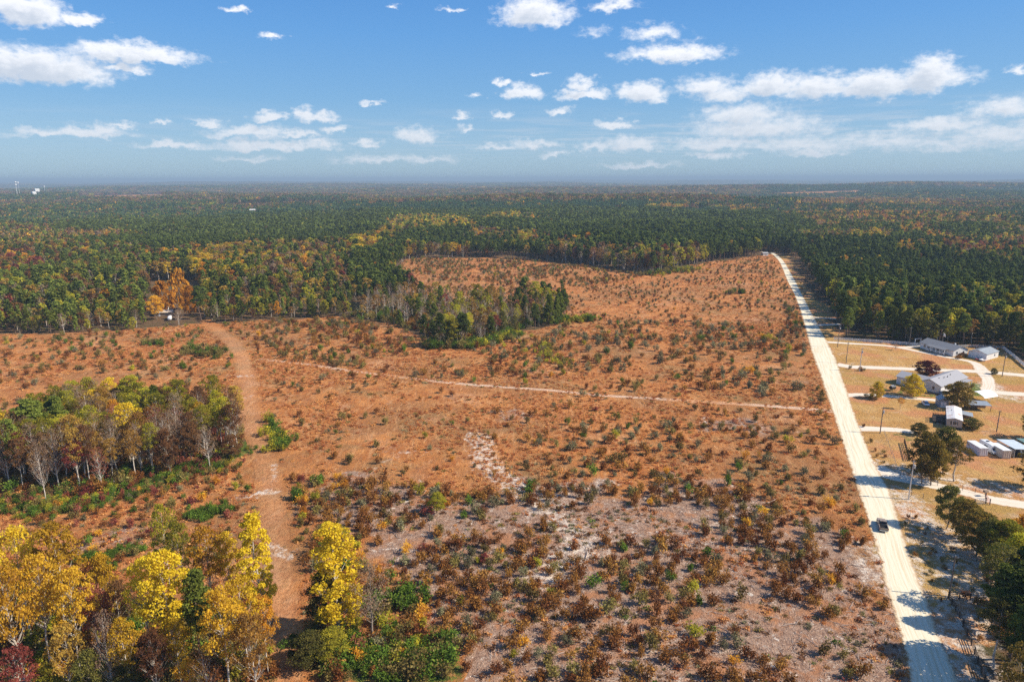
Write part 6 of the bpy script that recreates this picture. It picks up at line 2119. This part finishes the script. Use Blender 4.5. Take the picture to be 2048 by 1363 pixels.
# green thickets and undergrowth in the woods
for pts, wid, n, ks, szr in [([(0, 1005), (90, 1015), (170, 1010), (300, 970), (420, 930), (480, 900)], 7, 330, [3, 3, 3, 1, 4, 5], (.5, .95)), ([(620, 1285), (720, 1320), (860, 1345)], 6, 160, [3, 3, 1, 4], (.6, 1.2)), ([(790, 1210), (830, 1195)], 3, 14, [3], (1, 1.6)), ([(540, 845), (565, 885), (555, 900)], 4, 40, [3, 3, 4], (.8, 1.5)), ([(370, 700), (440, 715)], 7, 40, [3, 1], (1., 1.7)), ([(380, 1035), (450, 1020)], 3, 40, [3], (.5, 1)), ([(860, 695), (960, 692), (1035, 668)], 6, 150, [3, 3, 4, 1], (1.0, 1.9)), ([(1110, 645), (1190, 640)], 5, 60, [3, 3, 4], (1., 1.8)), ([(1290, 552), (1390, 538)], 12, 80, [1, 4, 3], (1., 1.8)), ([(1450, 587), (1490, 587)], 3, 18, [1, 3], (1.2, 1.8)), ([(1060, 690), (1140, 745)], 9, 50, [4, 1], (.7, 1.2)), ([(170, 1120), (300, 1095)], 2.5, 50, [3], (.4, .8)), ([(290, 690), (320, 690)], 4, 14, [3, 1], (1, 1.5)), ([(600, 995), (595, 1000)], 1, 4, [3], (1, 1.4)), ([(820, 1350), (900, 1300)], 4, 40, [3, 1], (.9, 1.4))]:
    P_ = [G(*p) for p in pts]
    for k in range(n):
        j = rs.integers(len(P_) - 1); u = rs.random(); c = P_[j] * (1 - u) + P_[j + 1] * u + rs.normal(0, wid * .45, 2)
        sh.append((c[0], c[1], rs.uniform(*szr), int(ks[rs.integers(len(ks))])))
n_open = len(sh)
for pg, sp, ks, szr in ((WOODA, 2.3, [1, 1, 0, 3, 5, 0, 7], (.8, 1.6)), (GROVEB, 2.4, [1, 1, 3, 0, 4, 7, 6], (.8, 1.8)), (WOODC, 3.6, [1, 1, 0, 3, 2], (1., 1.9))):
    W_ = np.array([G(max(-300, min(2100, a)), min(b, 1500)) for a, b in pg])
    X, Y = jitter_grid(W_[:, 0].min() - 10, W_[:, 0].max() + 10, W_[:, 1].min() - 10, W_[:, 1].max() + 10, sp, int(sp * 100))
    a_, b_ = PX(X, Y, 0 * X); ok = inpoly(a_, b_, pg)
    for x, y in zip(X[ok], Y[ok]): sh.append((x, y, rs.uniform(*szr), int(ks[rs.integers(len(ks))])))
# verge on the right of the road and garden bushes
for pts, wid, n, ks, szr in [([(1720, 872), (1760, 920)], 3, 14, [0, 1], (.3, .6)), ([(1800, 1010), (1840, 1080), (1880, 1160)], 5, 26, [0, 1, 7], (.25, .55)), ([(1740, 796), (1745, 800)], 1.5, 5, [1], (.5, .8)), ([(2000, 1200), (2060, 1300)], 8, 50, [0, 1, 7], (.5, 1.1)), ([(1710, 740), (1722, 741)], 2, 6, [7, 1], (.5, .8)), ([(1905, 718), (1925, 716)], 1.5, 6, [1, 0], (.5, .8)), ([(1925, 770), (1940, 774)], 1.5, 4, [1], (.5, .8)), ([(1700, 848), (1725, 852)], 1.5, 9, [0], (.4, .7)), ([(1960, 1090), (1990, 1160)], 6, 20, [1, 0], (.4, .9)), ([(1560, 522), (1600, 575), (1615, 600)], 3, 20, [1, 0], (.4, .8))]:
    P_ = [G(*p) for p in pts]
    for k in range(n):
        j = rs.integers(len(P_) - 1); u = rs.random(); c = P_[j] * (1 - u) + P_[j + 1] * u + rs.normal(0, wid * .45, 2)
        sh.append((c[0], c[1], rs.uniform(*szr), int(ks[rs.integers(len(ks))])))

def road_gap(x, y):
    return np.min(np.hypot(ROADC[:, 0] - x, ROADC[:, 1] - y) - ROADC[:, 2] / 2)


sh_ok = [road_gap(s[0], s[1]) > .3 + s[2] for s in sh]
n_open = sum(sh_ok[:n_open])
sh = [s for s, o_ in zip(sh, sh_ok) if o_]
# the 300 that show largest stand alone
cand = []
for i, s in enumerate(sh[:n_open]):
    a, b = PX(np.array([s[0]]), np.array([s[1]]), np.array([1.0]))
    if 8 < a[0] < 2040 and b[0] < 1356:
        cand.append((s[2] / math.sqrt(s[0] ** 2 + s[1] ** 2 + H * H), i, a[0], b[0]))
cand.sort(reverse=True)
solo = {i: (a, b) for _, i, a, b in cand[:298]}
s_items = []
for i, (a, b) in solo.items():
    x, y, s, k = sh[i]
    o = bpy.data.objects.new('shrub', SHM[(SHK[k], i % 6)]); COL.objects.link(o)
    o.location = (x, y, 0); o.rotation_euler = (0, 0, i * 1.7); o.scale = (s, s, s * (.85 + .3 * ((i * 37) % 10) / 10))
    col_ = int(np.clip((a - 540) / 145, 0, 8)); row_ = int(np.clip((b - 900) / 77, 0, 5))
    where = ['left of solitary poplar', 'around solitary poplar', 'right of solitary poplar', 'left of sand track', 'at sand track', 'right of sand track', 'midway to road', 'nearing white road', 'close to white road'][col_]
    dep = ['far above grey soil', 'above grey soil', 'on upper grey soil', 'on middle grey soil', 'on lower grey soil', 'near bottom edge'][row_]
    big = 'large' if s > 1.15 else ('medium' if s > .9 else 'small')
    if a < 560: where, dep = 'left of grass track', ['below left wood', 'below left wood', 'above bottom grove', 'by bottom grove', 'by bottom grove', 'at foot of bottom grove'][row_]
    tag(o, None, 'shrub', 'scrub bushes scattered over the clearing')
    s_items.append((o, a, f'{big} {SHW[k]} shrub {where}, {dep}'))
finish_labels(s_items)
restS = [s for i, s in enumerate(sh) if i not in solo]
PS = []
PK = {}
for l in sorted(set(SHK)):
    for v_ in range(4):
        PK[(l, v_)] = len(PS); PS.append(SHM[(l, v_)])
A_ = np.array([(s[0], s[1], s[2]) for s in restS])
scatter('undergrowth', A_[:, 0], A_[:, 1], hz(A_[:, 0], A_[:, 1]), A_[:, 2], rs.uniform(0, 6.28, len(A_)), [PK[(SHK[s[3]], int(rs.integers(4)))] for s in restS], PS, 'smaller scrub and undergrowth spread over the clearing and under the trees', 'undergrowth')
print('shrubs', len(sh))

# dry grass tufts and low weeds
tf = []
for v_ in range(4):
    r_ = np.random.default_rng(v_)
    n = 46
    C = r_.normal(size=(n, 3)) * np.array([.42, .42, .16]); C[:, 2] = np.abs(C[:, 2]) + .12
    V, Q, v = leaves(r_, C, .30, 1.5, .2)
    tf.append((V, Q, v))
TL_ = ['grass', 'grass', 'rust', 'shrubrust', 'shrubolive', 'grass', 'shrubgrey', 'shrubgreen']
tufts = [mk_mesh('tuft', *tf[i % 4][:2], mats=(LM[l],), attr={'v': ('FACE', 'FLOAT', tf[i % 4][2])}) for i, l in enumerate(TL_)]
X, Y = jitter_grid(-330, 290, 85, 740, 1.7, 900)
a_, b_ = PX(X, Y, 0 * X)
keep = (a_ > -40) & (a_ < 2090) & (b_ < 1420) & (b_ > 500) & (rs.random(len(X)) < np.where(b_ > 640, 1, .35)) & (inpoly(a_, b_, FIELD))
nz = vnoise(X, Y, 5, 31) * .55 + vnoise(X, Y, 23, 32) * .45
keep &= nz + rs.uniform(-.15, .15, len(X)) > np.where(inpoly(a_, b_, BAREZ), .56, .46)
keep &= (pathmask([(410, 640), (470, 690), (492, 745), (498, 800), (510, 860), (530, 920), (545, 1000), (552, 1100), (560, 1200), (575, 1363)], 4.5, X, Y, .8) * rs.uniform(.5, 1.2, len(X))) < .45
X, Y = X[keep], Y[keep]; a_, b_ = a_[keep], b_[keep]
drc = np.min([np.hypot(X - p[0], Y - p[1]) - p[2] / 2 for p in ROADC[::2]], axis=0)
k2 = drc > .6; X, Y, a_, b_ = X[k2], Y[k2], a_[k2], b_[k2]
inb = inpoly(a_, b_, BAREZ)
p1 = np.array([.44, .26, .03, .05, .07, .12, .03, .0]); p1 /= p1.sum()
p2 = np.array([.10, .10, .22, .26, .14, .04, .10, .04]); p2 /= p2.sum()
I1 = rs.choice(8, len(X), p=p1); I2 = rs.choice(8, len(X), p=p2)
IDX = np.where(inb, I2, I1)
scatter('dry_grass', X, Y, 0 * X, rs.uniform(.45, 1.15, len(X)), rs.uniform(0, 6.28, len(X)), IDX, tufts, 'dry orange grass and low weeds over the clearing', 'grass')
print('tufts', len(X))

# woody debris left from the logging
X, Y = jitter_grid(-60, 120, 95, 230, 2.6, 901)
a_, b_ = PX(X, Y, 0 * X)
keep = inpoly(a_, b_, BAREZ) & (rs.random(len(X)) < .75)
X, Y = X[keep], Y[keep]
stk = []
for v_ in range(4):
    r_ = np.random.default_rng(50 + v_)
    acc = Acc()
    for k in range(3):
        a = r_.uniform(0, 6.28); c = r_.normal(0, .5, 2); L = r_.uniform(.4, 1.3)
        V, Q = tube([(c[0] - L * math.cos(a), c[1] - L * math.sin(a), .06), (c[0], c[1], .12), (c[0] + L * math.cos(a), c[1] + L * math.sin(a), .1)], [.05, .045, .02], 4); acc.add(V, Q)
    V, Q = acc.get(); stk.append(mk_mesh('stick', V, Q, mats=(M_STICK,)))
scatter('woody_debris', X, Y, 0 * X + .02, rs.uniform(.5, 1.3, len(X)), rs.uniform(0, 6.28, len(X)), rs.integers(0, 4, len(X)), stk, 'pale sticks and logging debris on the grey soil', 'debris')
# a few fallen logs one can point to
for (px, py, L, rz, lab) in ((1545, 1003, 4, .5, 'pale fallen log on orange grass left of the white road'), (1175, 1110, 3, 1.2, 'pale fallen branch in the middle of the grey soil'), (255, 945, 6, .1, 'fallen pale trunk at the front of the left wood'), (30, 1003, 5, .5, 'fallen pale trunk at the left edge below the left wood'), (390, 925, 3, .7, 'leaning pale log at the right front of the left wood')):
    xy = G(px, py)
    V, Q = tube([(-L / 2, 0, .16), (0, .1, .2), (L / 2, .35, .3)], [.16, .13, .05], 7)
    o = bpy.data.objects.new('fallen_log', mk_mesh('fallen_log', V, Q, mats=(M_STICK,), smooth=True)); COL.objects.link(o)
    o.location = (xy[0], xy[1], 0); o.rotation_euler = (0, 0, rz); tag(o, lab, 'log')

# pond hidden in the wood
xy = G(728, 612)
n = 28
V = [(0, 0, 0)] + [((16 + 4 * math.sin(3 * a)) * math.cos(a), (22 + 5 * math.cos(2 * a)) * math.sin(a), 0) for a in np.linspace(0, 2 * math.pi, n, endpoint=False)]
me = mk_mesh('pond', V, tris=[(0, 1 + i, 1 + (i + 1) % n) for i in range(n)], mats=(simple('pond_water', (.015, .018, .016), .08, .1, spec=.6),))
o = bpy.data.objects.new('pond', me); COL.objects.link(o); o.location = (xy[0], xy[1], .05); tag(o, kind='structure')

# ------------------------------------------------------------------ air
HZ = 130
hb = MB().box(-90000, -90000, -60, 90000, 90000, HZ)
m, t, out = new_mat('haze_air')
pv = t.new('ShaderNodeVolumePrincipled')
pv.inputs['Color'].default_value = (.46, .62, .77, 1)
pv.inputs['Density'].default_value = .00013
pv.inputs['Anisotropy'].default_value = .0
t.l.new(pv.outputs[0], out.inputs['Volume'])
hz_o = hb.build('haze', m)
tag(hz_o, kind='stuff')
